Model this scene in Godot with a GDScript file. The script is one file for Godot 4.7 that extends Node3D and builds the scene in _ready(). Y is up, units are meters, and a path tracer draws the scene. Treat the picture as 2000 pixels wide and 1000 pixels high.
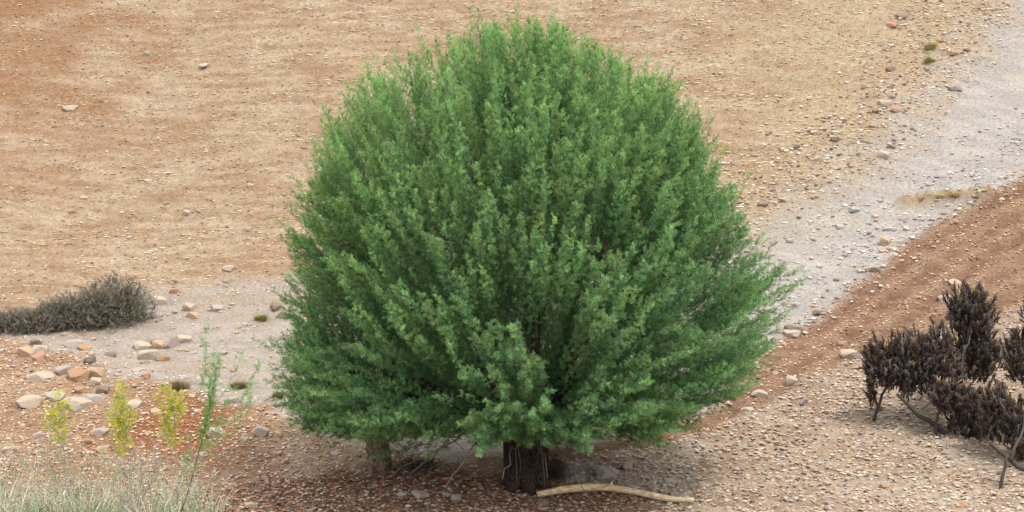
extends Node3D
# A round green tree in a dry stony valley, seen from the slope opposite, under a pale overcast sky.

var rng := RandomNumberGenerator.new()
var taken := {}
var fine := FastNoiseLite.new()
var broad := FastNoiseLite.new()
var mats := {}

# edges of the kinds of ground, seen from above (x, z)
var field_edge: PackedVector2Array = PackedVector2Array([Vector2(-40, -7.2), Vector2(-14, -7.2), Vector2(-9.20, -7.15), Vector2(-7.99, -7.91), Vector2(-6.78, -9.05), Vector2(-4.25, -9.00), Vector2(0, -9.3), Vector2(4.43, -9.83), Vector2(5.57, -10.32), Vector2(6.51, -11.26), Vector2(7.72, -12.37), Vector2(8.98, -14.01), Vector2(9.89, -15.24), Vector2(10.87, -16.63), Vector2(16, -22), Vector2(40, -50)])
var wash_edge: PackedVector2Array = PackedVector2Array([Vector2(-40, -7.0), Vector2(-14, -7.0), Vector2(-9.12, -6.84), Vector2(-7.52, -5.81), Vector2(-6.75, -4.61), Vector2(-5.59, -4.34), Vector2(-4.57, -3.20), Vector2(-3.92, -3.20), Vector2(-3.14, -2.00), Vector2(-0.75, -0.63), Vector2(1.95, -1.74), Vector2(3.15, -2.87), Vector2(4.17, -5.26), Vector2(5.42, -6.58), Vector2(6.54, -7.88), Vector2(8.04, -9.28), Vector2(9.02, -9.81), Vector2(9.96, -10.45), Vector2(14, -13.6), Vector2(40, -30)])
var bank_edge: PackedVector2Array = PackedVector2Array([Vector2(-30, 12), Vector2(-1.2, 1.9), Vector2(0.07, 0.68), Vector2(0.75, -0.52), Vector2(2.31, -1.40), Vector2(3.15, -2.07), Vector2(4.69, -3.99), Vector2(5.91, -5.22), Vector2(7.04, -5.69), Vector2(8.98, -6.42), Vector2(14, -8.0), Vector2(40, -16)])

func _ready() -> void:
	rng.seed = 20240611
	var cam := Camera3D.new()
	cam.name = "camera"
	cam.position = Vector3(0, 8.3, 26)
	cam.rotation_degrees = Vector3(-11, 0, 0)
	cam.fov = 15.4
	cam.near = 0.1
	cam.far = 1500.0
	add_child(cam)
	cam.current = true

	var sky_mat := ProceduralSkyMaterial.new()
	sky_mat.sky_top_color = Color(0.93, 0.94, 0.95)
	sky_mat.sky_horizon_color = Color(0.88, 0.89, 0.90)
	sky_mat.sky_curve = 0.2
	sky_mat.ground_bottom_color = Color(0.5, 0.42, 0.34)
	sky_mat.ground_horizon_color = Color(0.6, 0.55, 0.5)
	sky_mat.sky_energy_multiplier = 1.0
	var sky := Sky.new()
	sky.sky_material = sky_mat
	var env := Environment.new()
	env.background_mode = Environment.BG_SKY
	env.sky = sky
	env.tonemap_mode = Environment.TONE_MAPPER_LINEAR
	env.tonemap_exposure = 2.6
	env.sdfgi_enabled = true
	env.ssao_enabled = true
	env.ssil_enabled = true
	var we := WorldEnvironment.new()
	we.name = "environment"
	we.environment = env
	add_child(we)

	var sun := DirectionalLight3D.new()
	sun.name = "sun"
	sun.light_energy = 0.5
	sun.light_color = Color(1.0, 0.96, 0.9)
	sun.light_angular_distance = 12.0
	sun.shadow_enabled = true
	add_child(sun)
	sun.look_at_from_position(Vector3(4.5, 12, 1.5), Vector3.ZERO)

	fine.seed = 5
	fine.noise_type = FastNoiseLite.TYPE_SIMPLEX_SMOOTH
	fine.frequency = 1.0
	fine.fractal_octaves = 3
	broad.seed = 11
	broad.noise_type = FastNoiseLite.TYPE_SIMPLEX_SMOOTH
	broad.frequency = 1.0
	broad.fractal_octaves = 4

	make_materials()
	make_ground()
	make_trees()
	make_stones()
	make_log()
	make_left_shrubs()
	make_dark_shrubs()
	make_weeds()
	make_front_plants()
	make_scatter()

# ---------------------------------------------------------------- naming

func numbered(called: String) -> String:
	var n: int = taken.get(called, 0)
	taken[called] = n + 1
	return called if n == 0 else "%s_%03d" % [called, n]

func tag(o: Node, label: String, category: String, group := "", kind := "") -> void:
	if label != "": o.set_meta("label", label)
	if category != "": o.set_meta("category", category)
	if group != "": o.set_meta("group", group)
	if kind != "": o.set_meta("kind", kind)

func thing(called: String, at: Vector3, label: String, category: String, group := "") -> Node3D:
	var o := Node3D.new()
	o.name = numbered(called)
	o.position = at
	add_child(o)
	tag(o, label, category, group)
	return o

func part(called: String, mesh: Mesh, parent: Node, at := Transform3D.IDENTITY) -> MeshInstance3D:
	var o := MeshInstance3D.new()
	var n := 0
	var title := called
	while parent.has_node(title):
		n += 1
		title = "%s_%03d" % [called, n]
	o.name = title
	o.mesh = mesh
	o.transform = at
	parent.add_child(o, true)
	return o

func single(called: String, mesh: Mesh, at: Transform3D, label: String, category: String, group := "", kind := "") -> MeshInstance3D:
	var o := MeshInstance3D.new()
	o.name = numbered(called)
	o.mesh = mesh
	o.transform = at
	add_child(o)
	tag(o, label, category, group, kind)
	return o

func many(called: String, mesh: Mesh, places: Array[Transform3D], tints: PackedColorArray, parent: Node, at := Vector3.ZERO) -> MultiMeshInstance3D:
	var mm := MultiMesh.new()
	mm.transform_format = MultiMesh.TRANSFORM_3D
	mm.use_colors = true
	mm.mesh = mesh
	mm.instance_count = places.size()
	for i in places.size():
		mm.set_instance_transform(i, places[i])
		mm.set_instance_color(i, tints[i])
	var o := MultiMeshInstance3D.new()
	o.name = numbered(called) if parent == self else called
	o.multimesh = mm
	o.position = at
	parent.add_child(o, true)
	return o

# ---------------------------------------------------------------- land

func sp(x: float, w: float) -> float:
	x /= w
	return w * (log(1.0 + exp(-absf(x))) + maxf(x, 0.0))

func land(x: float, z: float) -> float:
	var zf := -7.5 + 0.25 * clampf(x, -8.0, 12.0)
	return 0.404 * sp(zf - z, 1.5) - 0.404 * sp(-60.0 - z, 10.0) + 0.06 * sp(-z, 1.0) - 0.06 * sp(-60.0 - z, 10.0) + 0.335 * sp(z - 2.2, 0.4) - 0.12 * sp(z - 14.0, 1.0) - 0.215 * sp(z - 34.0, 3.0)

func side(p: Vector2, line: PackedVector2Array) -> float:
	# signed distance to an edge drawn left to right: positive on the near side
	var best := 1e9
	var s := 1.0
	for i in line.size() - 1:
		var a := line[i]
		var d := line[i + 1] - a
		var t := clampf((p - a).dot(d) / d.length_squared(), 0.0, 1.0)
		var q := p - a - d * t
		var l := q.length_squared()
		if l < best:
			best = l
			s = d.x * q.y - d.y * q.x
	return signf(s) * sqrt(best)

# shares of the kinds of ground at a spot: x field, y wash, z red ploughed soil, w gravel bank; then litter under the tree, stony red soil, furrow phase
var share_field := 0.0
var share_wash := 0.0
var share_plough := 0.0
var share_bank := 0.0
var share_litter := 0.0
var share_stony := 0.0
var furrow := 0.0
var bed := 0.0

func survey(x: float, z: float) -> void:
	var p := Vector2(x, z)
	var crumb := fine.get_noise_2d(x * 9.0, z * 9.0) * 0.12
	var wob := broad.get_noise_2d(x * 0.9, z * 0.9) * 0.5 + fine.get_noise_2d(x * 4.0, z * 4.0) * 0.16
	var u := side(p, field_edge) + wob
	var l := side(p, wash_edge) + wob * 0.3 + crumb
	var g := side(p, bank_edge) + wob * 0.4
	var soft := 0.5 + 0.75 * smoothstep(2.0, 5.0, x)
	share_field = smoothstep(soft, -soft, u - 0.2 * (soft - 0.5) + wob * (soft - 0.3))
	var right := smoothstep(-0.6, 0.8, x + (z + 1.0) * 0.1)
	share_bank = smoothstep(-0.15, 0.15, g) * smoothstep(-1.5, 0.5, x)
	var below := smoothstep(-0.18, 0.18, l)
	share_wash = (1.0 - share_field) * (1.0 - below)
	share_plough = below * right * (1.0 - share_bank) * (1.0 - share_field)
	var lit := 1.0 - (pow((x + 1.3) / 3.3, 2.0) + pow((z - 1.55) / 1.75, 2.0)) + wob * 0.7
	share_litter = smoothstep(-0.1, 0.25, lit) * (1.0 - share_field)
	share_stony = below * (1.0 - right) * (1.0 - share_bank)
	bed = minf(maxf(u, 0.0), maxf(-l, 0.0))
	furrow = l - wob * 0.2

func ground_y(x: float, z: float) -> float:
	survey(x, z)
	return raised(x, z)

func raised(x: float, z: float) -> float:
	var y := land(x, z)
	y -= 0.10 * smoothstep(0.0, 1.0, bed)
	var rough := 0.035 * share_field + 0.003 * share_wash + 0.012 * share_plough + 0.035 * share_bank + 0.03 * share_stony + 0.02 * share_litter
	y += rough * fine.get_noise_2d(x * 5.0, z * 8.0) * 1.6
	y += 0.05 * broad.get_noise_2d(x * 0.6, z * 0.6)
	var rs := Geometry2D.get_closest_point_to_segment(Vector2(x, z), Vector2(7.56, -10.10), Vector2(9.10, -9.92))
	y += 0.16 * exp(-pow(rs.distance_to(Vector2(x, z)) / 0.16, 2.0)) * (1.0 + fine.get_noise_2d(x * 6.0, z * 6.0))
	if share_plough > 0.01:
		y += share_plough * 0.05 * (0.55 + 1.3 * broad.get_noise_2d(x * 0.5 + 60.0, z * 0.9)) * sin(furrow * TAU / 0.52 + 1.0)
	return y

func rough_on(x: float, z: float, turn := 0.0, size := 1.0, sink := 0.0) -> Transform3D:
	return Transform3D(Basis(Vector3.UP, turn).scaled(Vector3.ONE * size), Vector3(x, ground_y(x, z) - sink, z))

func make_ground() -> void:
	var xs := PackedFloat32Array([-400, -220, -120, -70, -45, -30, -22, -18])
	var zs := PackedFloat32Array([-400, -220, -130, -90, -70, -55, -42, -33, -28])
	var k := -16.0
	while k < 16.01:
		xs.append(k)
		k += 0.065
	for v in [18, 22, 30, 45, 70, 120, 220, 400]: xs.append(v)
	k = -25.0
	while k < 4.0:
		zs.append(k)
		k += 0.065
	for v in [4.0, 4.4, 4.8, 5.3, 5.9, 6.5, 7.2, 8, 9, 10, 11, 12, 13, 14, 15.5, 17, 19, 21, 23, 25, 27, 29, 31, 34, 38, 45, 60, 100, 200, 400]: zs.append(v)
	var nx := xs.size()
	var nz := zs.size()
	var verts := PackedVector3Array()
	var cols := PackedColorArray()
	var uvs := PackedVector2Array()
	verts.resize(nx * nz)
	cols.resize(nx * nz)
	uvs.resize(nx * nz)
	var i := 0
	for zi in nz:
		for xi in nx:
			var x := xs[xi]
			var z := zs[zi]
			survey(x, z)
			verts[i] = Vector3(x, raised(x, z), z)
			cols[i] = soil(x, z)
			uvs[i] = Vector2(x, z) / 9.0
			i += 1
	var idx := PackedInt32Array()
	idx.resize((nx - 1) * (nz - 1) * 6)
	i = 0
	for zi in nz - 1:
		for xi in nx - 1:
			var a := zi * nx + xi
			idx[i] = a; idx[i + 1] = a + 1; idx[i + 2] = a + nx
			idx[i + 3] = a + 1; idx[i + 4] = a + nx + 1; idx[i + 5] = a + nx
			i += 6
	# normals from the slopes between neighbours
	var norms := PackedVector3Array()
	norms.resize(nx * nz)
	for zi in nz:
		for xi in nx:
			var a := verts[zi * nx + maxi(xi - 1, 0)]
			var b := verts[zi * nx + mini(xi + 1, nx - 1)]
			var c := verts[maxi(zi - 1, 0) * nx + xi]
			var d := verts[mini(zi + 1, nz - 1) * nx + xi]
			norms[zi * nx + xi] = (d - c).cross(b - a).normalized()
	var arr := []
	arr.resize(Mesh.ARRAY_MAX)
	arr[Mesh.ARRAY_VERTEX] = verts
	arr[Mesh.ARRAY_NORMAL] = norms
	arr[Mesh.ARRAY_COLOR] = cols
	arr[Mesh.ARRAY_TEX_UV] = uvs
	arr[Mesh.ARRAY_INDEX] = idx
	var m := ArrayMesh.new()
	m.add_surface_from_arrays(Mesh.PRIMITIVE_TRIANGLES, arr)
	m.surface_set_material(0, mats.soil)
	single("ground", m, Transform3D.IDENTITY, "bare dry ground of the valley: beige slope, pale wash, red soil and gravel bank", "ground", "", "structure")

func soil(x: float, z: float) -> Color:
	var n := broad.get_noise_2d(x * 0.35 + 40.0, z * 0.5)
	var n2 := broad.get_noise_2d(x * 1.3, z * 2.6 + 70.0)
	var n3 := fine.get_noise_2d(x * 3.0, z * 9.0)
	# beige stubble field, redder towards its far left, paler at its far right
	var fc := Color(0.45, 0.32, 0.215).lerp(Color(0.56, 0.44, 0.32), clampf(0.5 + n * 1.1 + n2 * 0.9, 0, 1))
	var n4 := broad.get_noise_2d(x * 0.5 + z * 0.25, z * 3.2 - x * 0.5)
	fc = fc.lerp(Color(0.62, 0.50, 0.37) if n4 > 0.0 else Color(0.38, 0.24, 0.145), clampf(absf(n4) * 1.3, 0, 0.6))
	fc = fc.lerp(Color(0.36, 0.19, 0.10), clampf(smoothstep(-7.5, -12.5, x + n * 3.0) * smoothstep(-11.0, -17.0, z), 0, 1) * 0.75)
	fc = fc.lerp(Color(0.37, 0.22, 0.12), clampf(n2 * 1.5 - 0.2, 0, 0.5))
	fc = fc.lerp(Color(0.55, 0.44, 0.30), smoothstep(3.0, 7.0, x + n * 2.0) * 0.5)
	# pale wash
	var wc := Color(0.55, 0.485, 0.43).lerp(Color(0.46, 0.395, 0.34), clampf(0.4 + n2 * 1.3, 0, 1))
	wc = wc.lerp(Color(0.66, 0.60, 0.53), exp(-(pow((x - 6.4) / 1.6, 2.0) + pow((z + 9.2) / 1.1, 2.0))) * 0.8)
	wc = wc.lerp(Color(0.50, 0.465, 0.455), smoothstep(6.0, 9.0, x) * 0.7)
	var n5 := broad.get_noise_2d((x + z) * 0.5 + 90.0, (z - x * 0.6) * 2.2)
	wc = wc.lerp(Color(0.49, 0.465, 0.445), smoothstep(2.0, 4.0, x) * 0.75)
	wc = wc.lerp(Color(0.68, 0.635, 0.59), clampf(n5 * 1.2 + 0.1, 0, 0.5) * smoothstep(1.0, 4.0, x))
	wc = wc.lerp(Color(0.50, 0.40, 0.32), clampf(n * 1.8, 0, 0.6) * smoothstep(1.0, -3.0, x))
	# ploughed red soil
	var pc := Color(0.285, 0.17, 0.115).lerp(Color(0.41, 0.275, 0.195), clampf(0.5 + n2 * 1.0 + 0.3 * sin(furrow * TAU / 0.52 + 1.0), 0, 1))
	# gravel bank
	var bc := Color(0.43, 0.325, 0.24).lerp(Color(0.56, 0.465, 0.375), clampf(0.5 + n2 * 1.2 + n * 1.2, 0, 1))
	# stony red soil on the near left
	var sc := Color(0.40, 0.245, 0.155).lerp(Color(0.52, 0.39, 0.28), clampf(0.45 + n2 * 1.3 + n * 0.8, 0, 1))
	var red := exp(-(pow((x + 5.1) / 1.1, 2.0) + pow((z + 2.2) / 2.0, 2.0)))
	sc = sc.lerp(Color(0.33, 0.135, 0.065), clampf(red * 1.1 + n2 * 0.3, 0, 0.9))
	sc = sc.lerp(Color(0.52, 0.385, 0.265), smoothstep(-3.9, -3.0, x + n2) * 0.8)
	var rs := Geometry2D.get_closest_point_to_segment(Vector2(x, z), Vector2(7.56, -10.10), Vector2(9.10, -9.92))
	wc = wc.lerp(Color(0.50, 0.37, 0.22), exp(-pow(rs.distance_to(Vector2(x, z + 0.0)) / 0.2, 2.0)) * 0.9)
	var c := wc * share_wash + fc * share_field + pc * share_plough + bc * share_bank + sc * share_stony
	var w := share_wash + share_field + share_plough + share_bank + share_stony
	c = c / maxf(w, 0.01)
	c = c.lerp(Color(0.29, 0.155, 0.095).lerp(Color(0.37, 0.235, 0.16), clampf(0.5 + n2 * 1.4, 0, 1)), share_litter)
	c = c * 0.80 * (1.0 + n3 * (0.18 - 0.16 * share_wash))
	c.a = 1.0
	return c

# ---------------------------------------------------------------- materials

func grain_image(size: int) -> Image:
	var a := FastNoiseLite.new()
	a.seed = 3
	a.noise_type = FastNoiseLite.TYPE_SIMPLEX
	a.frequency = 0.09
	a.fractal_octaves = 4
	var b := FastNoiseLite.new()
	b.seed = 8
	b.noise_type = FastNoiseLite.TYPE_CELLULAR
	b.cellular_return_type = FastNoiseLite.RETURN_CELL_VALUE
	b.frequency = 0.16
	b.fractal_type = FastNoiseLite.FRACTAL_NONE
	var ia := a.get_seamless_image(size, size)
	var ib := b.get_seamless_image(size, size)
	ia.convert(Image.FORMAT_L8)
	ib.convert(Image.FORMAT_L8)
	var da := ia.get_data()
	var db := ib.get_data()
	var outp := PackedByteArray()
	outp.resize(size * size * 3)
	var j := 0
	for i in size * size:
		var v: float = 0.60 + 0.16 * da[i] / 255.0
		var c: float = db[i] / 255.0
		v += (c - 0.5) * 0.03
		var warm: float = 0.04 * (fmod(c * 7.3, 1.0) - 0.5)
		outp[j] = clampi(int((v + warm) * 255.0 + 22), 0, 255)
		outp[j + 1] = clampi(int(v * 255.0 + 20), 0, 255)
		outp[j + 2] = clampi(int((v - warm) * 255.0 + 18), 0, 255)
		j += 3
	return Image.create_from_data(size, size, false, Image.FORMAT_RGB8, outp)

func noise_tex(freq: float, seed_: int, dark: Color, pale: Color, size := 256) -> Texture2D:
	var n := FastNoiseLite.new()
	n.seed = seed_
	n.frequency = freq
	n.fractal_octaves = 5
	var im := n.get_seamless_image(size, size)
	im.convert(Image.FORMAT_L8)
	var d := im.get_data()
	var o := PackedByteArray()
	o.resize(size * size * 3)
	for i in size * size:
		var c := dark.lerp(pale, smoothstep(0.2, 0.8, d[i] / 255.0))
		o[i * 3] = int(c.r * 255.0)
		o[i * 3 + 1] = int(c.g * 255.0)
		o[i * 3 + 2] = int(c.b * 255.0)
	return ImageTexture.create_from_image(Image.create_from_data(size, size, false, Image.FORMAT_RGB8, o))

func plain(c: Color, rough := 0.9, tinted := false) -> StandardMaterial3D:
	var m := StandardMaterial3D.new()
	m.albedo_color = c.linear_to_srgb()
	m.roughness = rough
	m.metallic_specular = 0.25
	m.vertex_color_use_as_albedo = tinted
	return m

func make_materials() -> void:
	var s := plain(Color(1, 1, 1), 0.97, true)
	s.albedo_texture = ImageTexture.create_from_image(grain_image(1024))
	s.metallic_specular = 0.1
	mats.soil = s
	mats.pebble = plain(Color(1, 1, 1), 0.9, true)
	mats.straw = plain(Color(1, 1, 1), 0.85, true)
	var leaf := plain(Color(1, 1, 1), 0.55, true)
	leaf.metallic_specular = 0.35
	leaf.cull_mode = BaseMaterial3D.CULL_DISABLED
	leaf.backlight_enabled = true
	leaf.backlight = Color(0.65, 0.8, 0.4)
	mats.leaf = leaf
	var dry: StandardMaterial3D = leaf.duplicate()
	dry.backlight = Color(0.4, 0.38, 0.34)
	dry.roughness = 0.8
	mats.dry = dry
	mats.twig = plain(Color(0.09, 0.065, 0.045), 0.9)
	mats.grey_twig = plain(Color(0.15, 0.13, 0.115), 0.9)
	var bark := plain(Color(0.075, 0.058, 0.049), 0.95)
	bark.albedo_texture = noise_tex(0.05, 21, Color(0.45, 0.42, 0.4), Color(1, 0.97, 0.93))
	bark.uv1_triplanar = true
	bark.uv1_scale = Vector3(3.5, 0.9, 3.5)
	mats.bark = bark
	var bark2: StandardMaterial3D = bark.duplicate()
	bark2.albedo_color = Color(0.30, 0.235, 0.195).linear_to_srgb()
	mats.grey_bark = bark2
	var wood := plain(Color(0.82, 0.70, 0.49), 0.85)
	wood.albedo_texture = noise_tex(0.03, 31, Color(0.68, 0.6, 0.5), Color(1, 1, 1))
	wood.uv1_triplanar = true
	wood.uv1_scale = Vector3(0.8, 9, 9)
	mats.wood = wood
	var stone_tex := noise_tex(0.03, 41, Color(0.78, 0.76, 0.74), Color(1, 1, 1))
	var tones := {"grey": Color(0.42, 0.40, 0.39), "white": Color(0.50, 0.44, 0.37), "tan": Color(0.50, 0.36, 0.24), "orange": Color(0.40, 0.235, 0.135), "lilac": Color(0.40, 0.35, 0.36), "dark": Color(0.17, 0.14, 0.125), "pink": Color(0.50, 0.27, 0.20), "blue": Color(0.36, 0.40, 0.46)}
	for t in tones:
		var m := plain((tones[t] as Color).lerp(Color(0.44, 0.33, 0.24), 0.3) * 0.85, 0.95)
		m.albedo_texture = stone_tex
		m.uv1_triplanar = true
		m.uv1_scale = Vector3.ONE * 1.7
		mats[t] = m
	mats.dead = plain(Color(1, 1, 1), 0.85, true)

# ---------------------------------------------------------------- shapes

func tri(st: SurfaceTool, a: Vector3, b: Vector3, c: Vector3) -> void:
	st.add_vertex(a)
	st.add_vertex(b)
	st.add_vertex(c)

func leaf_at(st: SurfaceTool, at: Vector3, along: Vector3, across: Vector3, l: float, w: float) -> void:
	var up := across.cross(along).normalized()
	var tip := at + along * l - up * l * 0.12
	var mid := at + along * l * 0.5
	var a := mid + across * w * 0.5 + up * w * 0.25
	var b := mid - across * w * 0.5 + up * w * 0.25
	tri(st, at, a, tip)
	tri(st, at, tip, b)

func tube(st: SurfaceTool, pts: PackedVector3Array, radii: PackedFloat32Array, sides := 8, lobes := 0.0, seed_ := 0.0) -> void:
	st.set_smooth_group(0)
	var rings: Array[PackedVector3Array] = []
	for i in pts.size():
		var d := (pts[mini(i + 1, pts.size() - 1)] - pts[maxi(i - 1, 0)]).normalized()
		var u := d.cross(Vector3.FORWARD if absf(d.z) < 0.8 else Vector3.RIGHT).normalized()
		var v := d.cross(u)
		var ring := PackedVector3Array()
		for s in sides:
			var a := TAU * s / sides
			var r := radii[i]
			if lobes > 0.0:
				r *= 1.0 + lobes * fine.get_noise_3d(cos(a) * 1.6 + seed_, sin(a) * 1.6, pts[i].length() * 0.9) * 1.6
			ring.append(pts[i] + (u * cos(a) + v * sin(a)) * r)
		rings.append(ring)
	for i in pts.size() - 1:
		for s in sides:
			var t := (s + 1) % sides
			tri(st, rings[i][s], rings[i + 1][t], rings[i][t])
			tri(st, rings[i][s], rings[i + 1][s], rings[i + 1][t])
	for e in [0, pts.size() - 1]:
		for s in sides:
			var t := (s + 1) % sides
			if e == 0: tri(st, pts[0], rings[0][s], rings[0][t])
			else: tri(st, pts[e], rings[e][t], rings[e][s])

func tube_mesh(pts: PackedVector3Array, radii: PackedFloat32Array, mat: Material, sides := 8, lobes := 0.0, seed_ := 0.0) -> ArrayMesh:
	var st := SurfaceTool.new()
	st.begin(Mesh.PRIMITIVE_TRIANGLES)
	tube(st, pts, radii, sides, lobes, seed_)
	st.index()
	st.generate_normals()
	st.set_material(mat)
	return st.commit()

func bent(a: Vector3, b: Vector3, sag: Vector3, n := 7, wob := 0.0) -> PackedVector3Array:
	var out := PackedVector3Array()
	for i in n:
		var t := float(i) / (n - 1)
		var p := a.lerp(b, t) + sag * 4.0 * t * (1.0 - t)
		if wob > 0.0 and i > 0 and i < n - 1:
			p += Vector3(rng.randfn(), rng.randfn(), rng.randfn()) * wob
		out.append(p)
	return out

func taper(a: float, b: float, n := 7) -> PackedFloat32Array:
	var out := PackedFloat32Array()
	for i in n: out.append(lerpf(a, b, float(i) / (n - 1)))
	return out

func rand_dir() -> Vector3:
	return Vector3(rng.randfn(), rng.randfn(), rng.randfn()).normalized()

func facing(d: Vector3, roll: float, size: float) -> Basis:
	# a basis whose y runs along d
	var s := d.cross(Vector3.RIGHT if absf(d.x) < 0.8 else Vector3.UP).normalized()
	return Basis(s, d, s.cross(d)).rotated(d, roll).scaled(Vector3.ONE * size)

func sprig_mesh(length: float, leaves: int, leaf_l: float, leaf_w: float, mat: Material, twig: Material, spread := 0.9, twig_r := 0.003) -> ArrayMesh:
	var st := SurfaceTool.new()
	st.begin(Mesh.PRIMITIVE_TRIANGLES)
	st.set_smooth_group(-1)
	for i in leaves:
		var t := float(i) / leaves
		var a := i * 2.4 + rng.randf() * 0.8
		var rad := Vector3(cos(a), 0, sin(a))
		var al := (Vector3.UP * (1.1 - spread + rng.randf() * 0.5) + rad * spread * (1.1 - 0.4 * t)).normalized()
		var ac := al.cross(rand_dir()).normalized()
		leaf_at(st, Vector3(0, t * length, 0) + rad * 0.004, al, ac, leaf_l * rng.randf_range(0.7, 1.2), leaf_w * rng.randf_range(0.8, 1.2))
	st.generate_normals()
	st.set_material(mat)
	var m: ArrayMesh = st.commit()
	var t2 := SurfaceTool.new()
	t2.begin(Mesh.PRIMITIVE_TRIANGLES)
	tube(t2, PackedVector3Array([Vector3.ZERO, Vector3(0, length, 0)]), PackedFloat32Array([twig_r, twig_r * 0.4]), 3)
	t2.generate_normals()
	t2.set_material(twig)
	t2.commit(m)
	return m

var ico_v := PackedVector3Array()
var ico_f := PackedInt32Array()

func icosphere(level: int) -> void:
	var p := (1.0 + sqrt(5.0)) / 2.0
	var v: Array[Vector3] = [Vector3(-1, p, 0), Vector3(1, p, 0), Vector3(-1, -p, 0), Vector3(1, -p, 0), Vector3(0, -1, p), Vector3(0, 1, p), Vector3(0, -1, -p), Vector3(0, 1, -p), Vector3(p, 0, -1), Vector3(p, 0, 1), Vector3(-p, 0, -1), Vector3(-p, 0, 1)]
	for i in v.size(): v[i] = v[i].normalized()
	var f: Array[int] = [0, 11, 5, 0, 5, 1, 0, 1, 7, 0, 7, 10, 0, 10, 11, 1, 5, 9, 5, 11, 4, 11, 10, 2, 10, 7, 6, 7, 1, 8, 3, 9, 4, 3, 4, 2, 3, 2, 6, 3, 6, 8, 3, 8, 9, 4, 9, 5, 2, 4, 11, 6, 2, 10, 8, 6, 7, 9, 8, 1]
	for k in level:
		var nf: Array[int] = []
		var mid := {}
		for i in range(0, f.size(), 3):
			var m: Array[int] = []
			for e in 3:
				var a: int = f[i + e]
				var b: int = f[i + (e + 1) % 3]
				var key := Vector2i(mini(a, b), maxi(a, b))
				if not mid.has(key):
					mid[key] = v.size()
					v.append((v[a] + v[b]).normalized())
				m.append(mid[key])
			nf.append_array([f[i], m[0], m[2], f[i + 1], m[1], m[0], f[i + 2], m[2], m[1], m[0], m[1], m[2]])
		f = nf
	ico_v = PackedVector3Array(v)
	ico_f = PackedInt32Array(f)

func stone_mesh(level: int, squash: Vector3, cuts: int, mat: Material) -> ArrayMesh:
	icosphere(level)
	var v := ico_v.duplicate()
	var off := rng.randf() * 50.0
	for i in v.size():
		v[i] *= 1.0 + 0.28 * fine.get_noise_3d(v[i].x * 0.9 + off, v[i].y * 0.9, v[i].z * 0.9)
	var box := Basis(rand_dir(), rng.randf_range(-0.35, 0.35))
	for k in cuts:
		var n := rand_dir()
		var lim := rng.randf_range(0.6, 0.85)
		if k < 6 and cuts > 4:
			n = (box[k % 3] * (1.0 if k < 3 else -1.0) + rand_dir() * 0.45).normalized()
			lim = rng.randf_range(0.46, 0.82)
		for i in v.size():
			var d := v[i].dot(n)
			if d > lim: v[i] -= n * (d - lim) * 0.97
	for i in v.size(): v[i] *= squash
	var st := SurfaceTool.new()
	st.begin(Mesh.PRIMITIVE_TRIANGLES)
	st.set_smooth_group(-1)
	for i in range(0, ico_f.size(), 3):
		tri(st, v[ico_f[i]], v[ico_f[i + 2]], v[ico_f[i + 1]])
	st.generate_normals()
	st.set_material(mat)
	return st.commit()

# ---------------------------------------------------------------- trees

const SHAPE_H := [0.55, 0.75, 1.2, 1.75, 2.3, 2.8, 3.3, 4.0, 4.7, 5.2, 5.6, 6.0, 6.3, 6.6]
const SHAPE_W := [2.0, 2.6, 3.1, 3.3, 3.32, 3.32, 3.26, 3.14, 2.9, 2.64, 2.34, 1.98, 1.5, 0.6]

func reach(y: float) -> float:
	for i in SHAPE_H.size() - 1:
		if y <= SHAPE_H[i + 1]:
			return lerpf(SHAPE_W[i], SHAPE_W[i + 1], clampf((y - SHAPE_H[i]) / (SHAPE_H[i + 1] - SHAPE_H[i]), 0, 1))
	return 0.2

func shoot(tip: Vector3, d: Vector3, l: float, fat: float, tone: float, places: Array[Transform3D], tints: PackedColorArray, small := 1.0) -> void:
	var base := tip - d * l
	var side_ := d.cross(Vector3.UP).normalized() if absf(d.y) < 0.98 else Vector3.RIGHT
	var other := side_.cross(d)
	var bow := rand_dir() * 0.06 * l
	# knobbly little clumps of leaves set along the shoot, alternately to its sides
	var n := int(l * 40.0)
	var hue := rng.randfn() * 0.3
	for i in n:
		var t := pow((i + rng.randf()) / n, 0.8)
		var a := rng.randf() * TAU
		var rad := side_ * cos(a) + other * sin(a)
		var r := (fat * pow(1.0 - t, 0.55) + 0.01) * sqrt(rng.randf())
		var at := base.lerp(tip, t) + bow * 4.0 * t * (1.0 - t) + rad * r
		var out := (d * 1.0 + rad * 0.7 + Vector3.UP * 0.2).normalized()
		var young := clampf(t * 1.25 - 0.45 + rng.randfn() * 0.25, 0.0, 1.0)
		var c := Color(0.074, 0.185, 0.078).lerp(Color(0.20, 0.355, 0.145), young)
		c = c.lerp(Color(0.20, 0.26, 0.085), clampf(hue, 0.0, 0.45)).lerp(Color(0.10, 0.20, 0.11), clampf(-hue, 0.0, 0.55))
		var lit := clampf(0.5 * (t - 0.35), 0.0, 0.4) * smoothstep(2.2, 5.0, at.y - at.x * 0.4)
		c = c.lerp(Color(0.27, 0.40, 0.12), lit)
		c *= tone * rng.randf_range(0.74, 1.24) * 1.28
		c.a = 1.0
		var many_ := 2
		for k in many_:
			var dir := (out * 0.9 + rand_dir() * 0.55).normalized()
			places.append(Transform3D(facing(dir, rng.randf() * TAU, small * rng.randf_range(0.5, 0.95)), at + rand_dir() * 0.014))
			tints.append(c)

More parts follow.
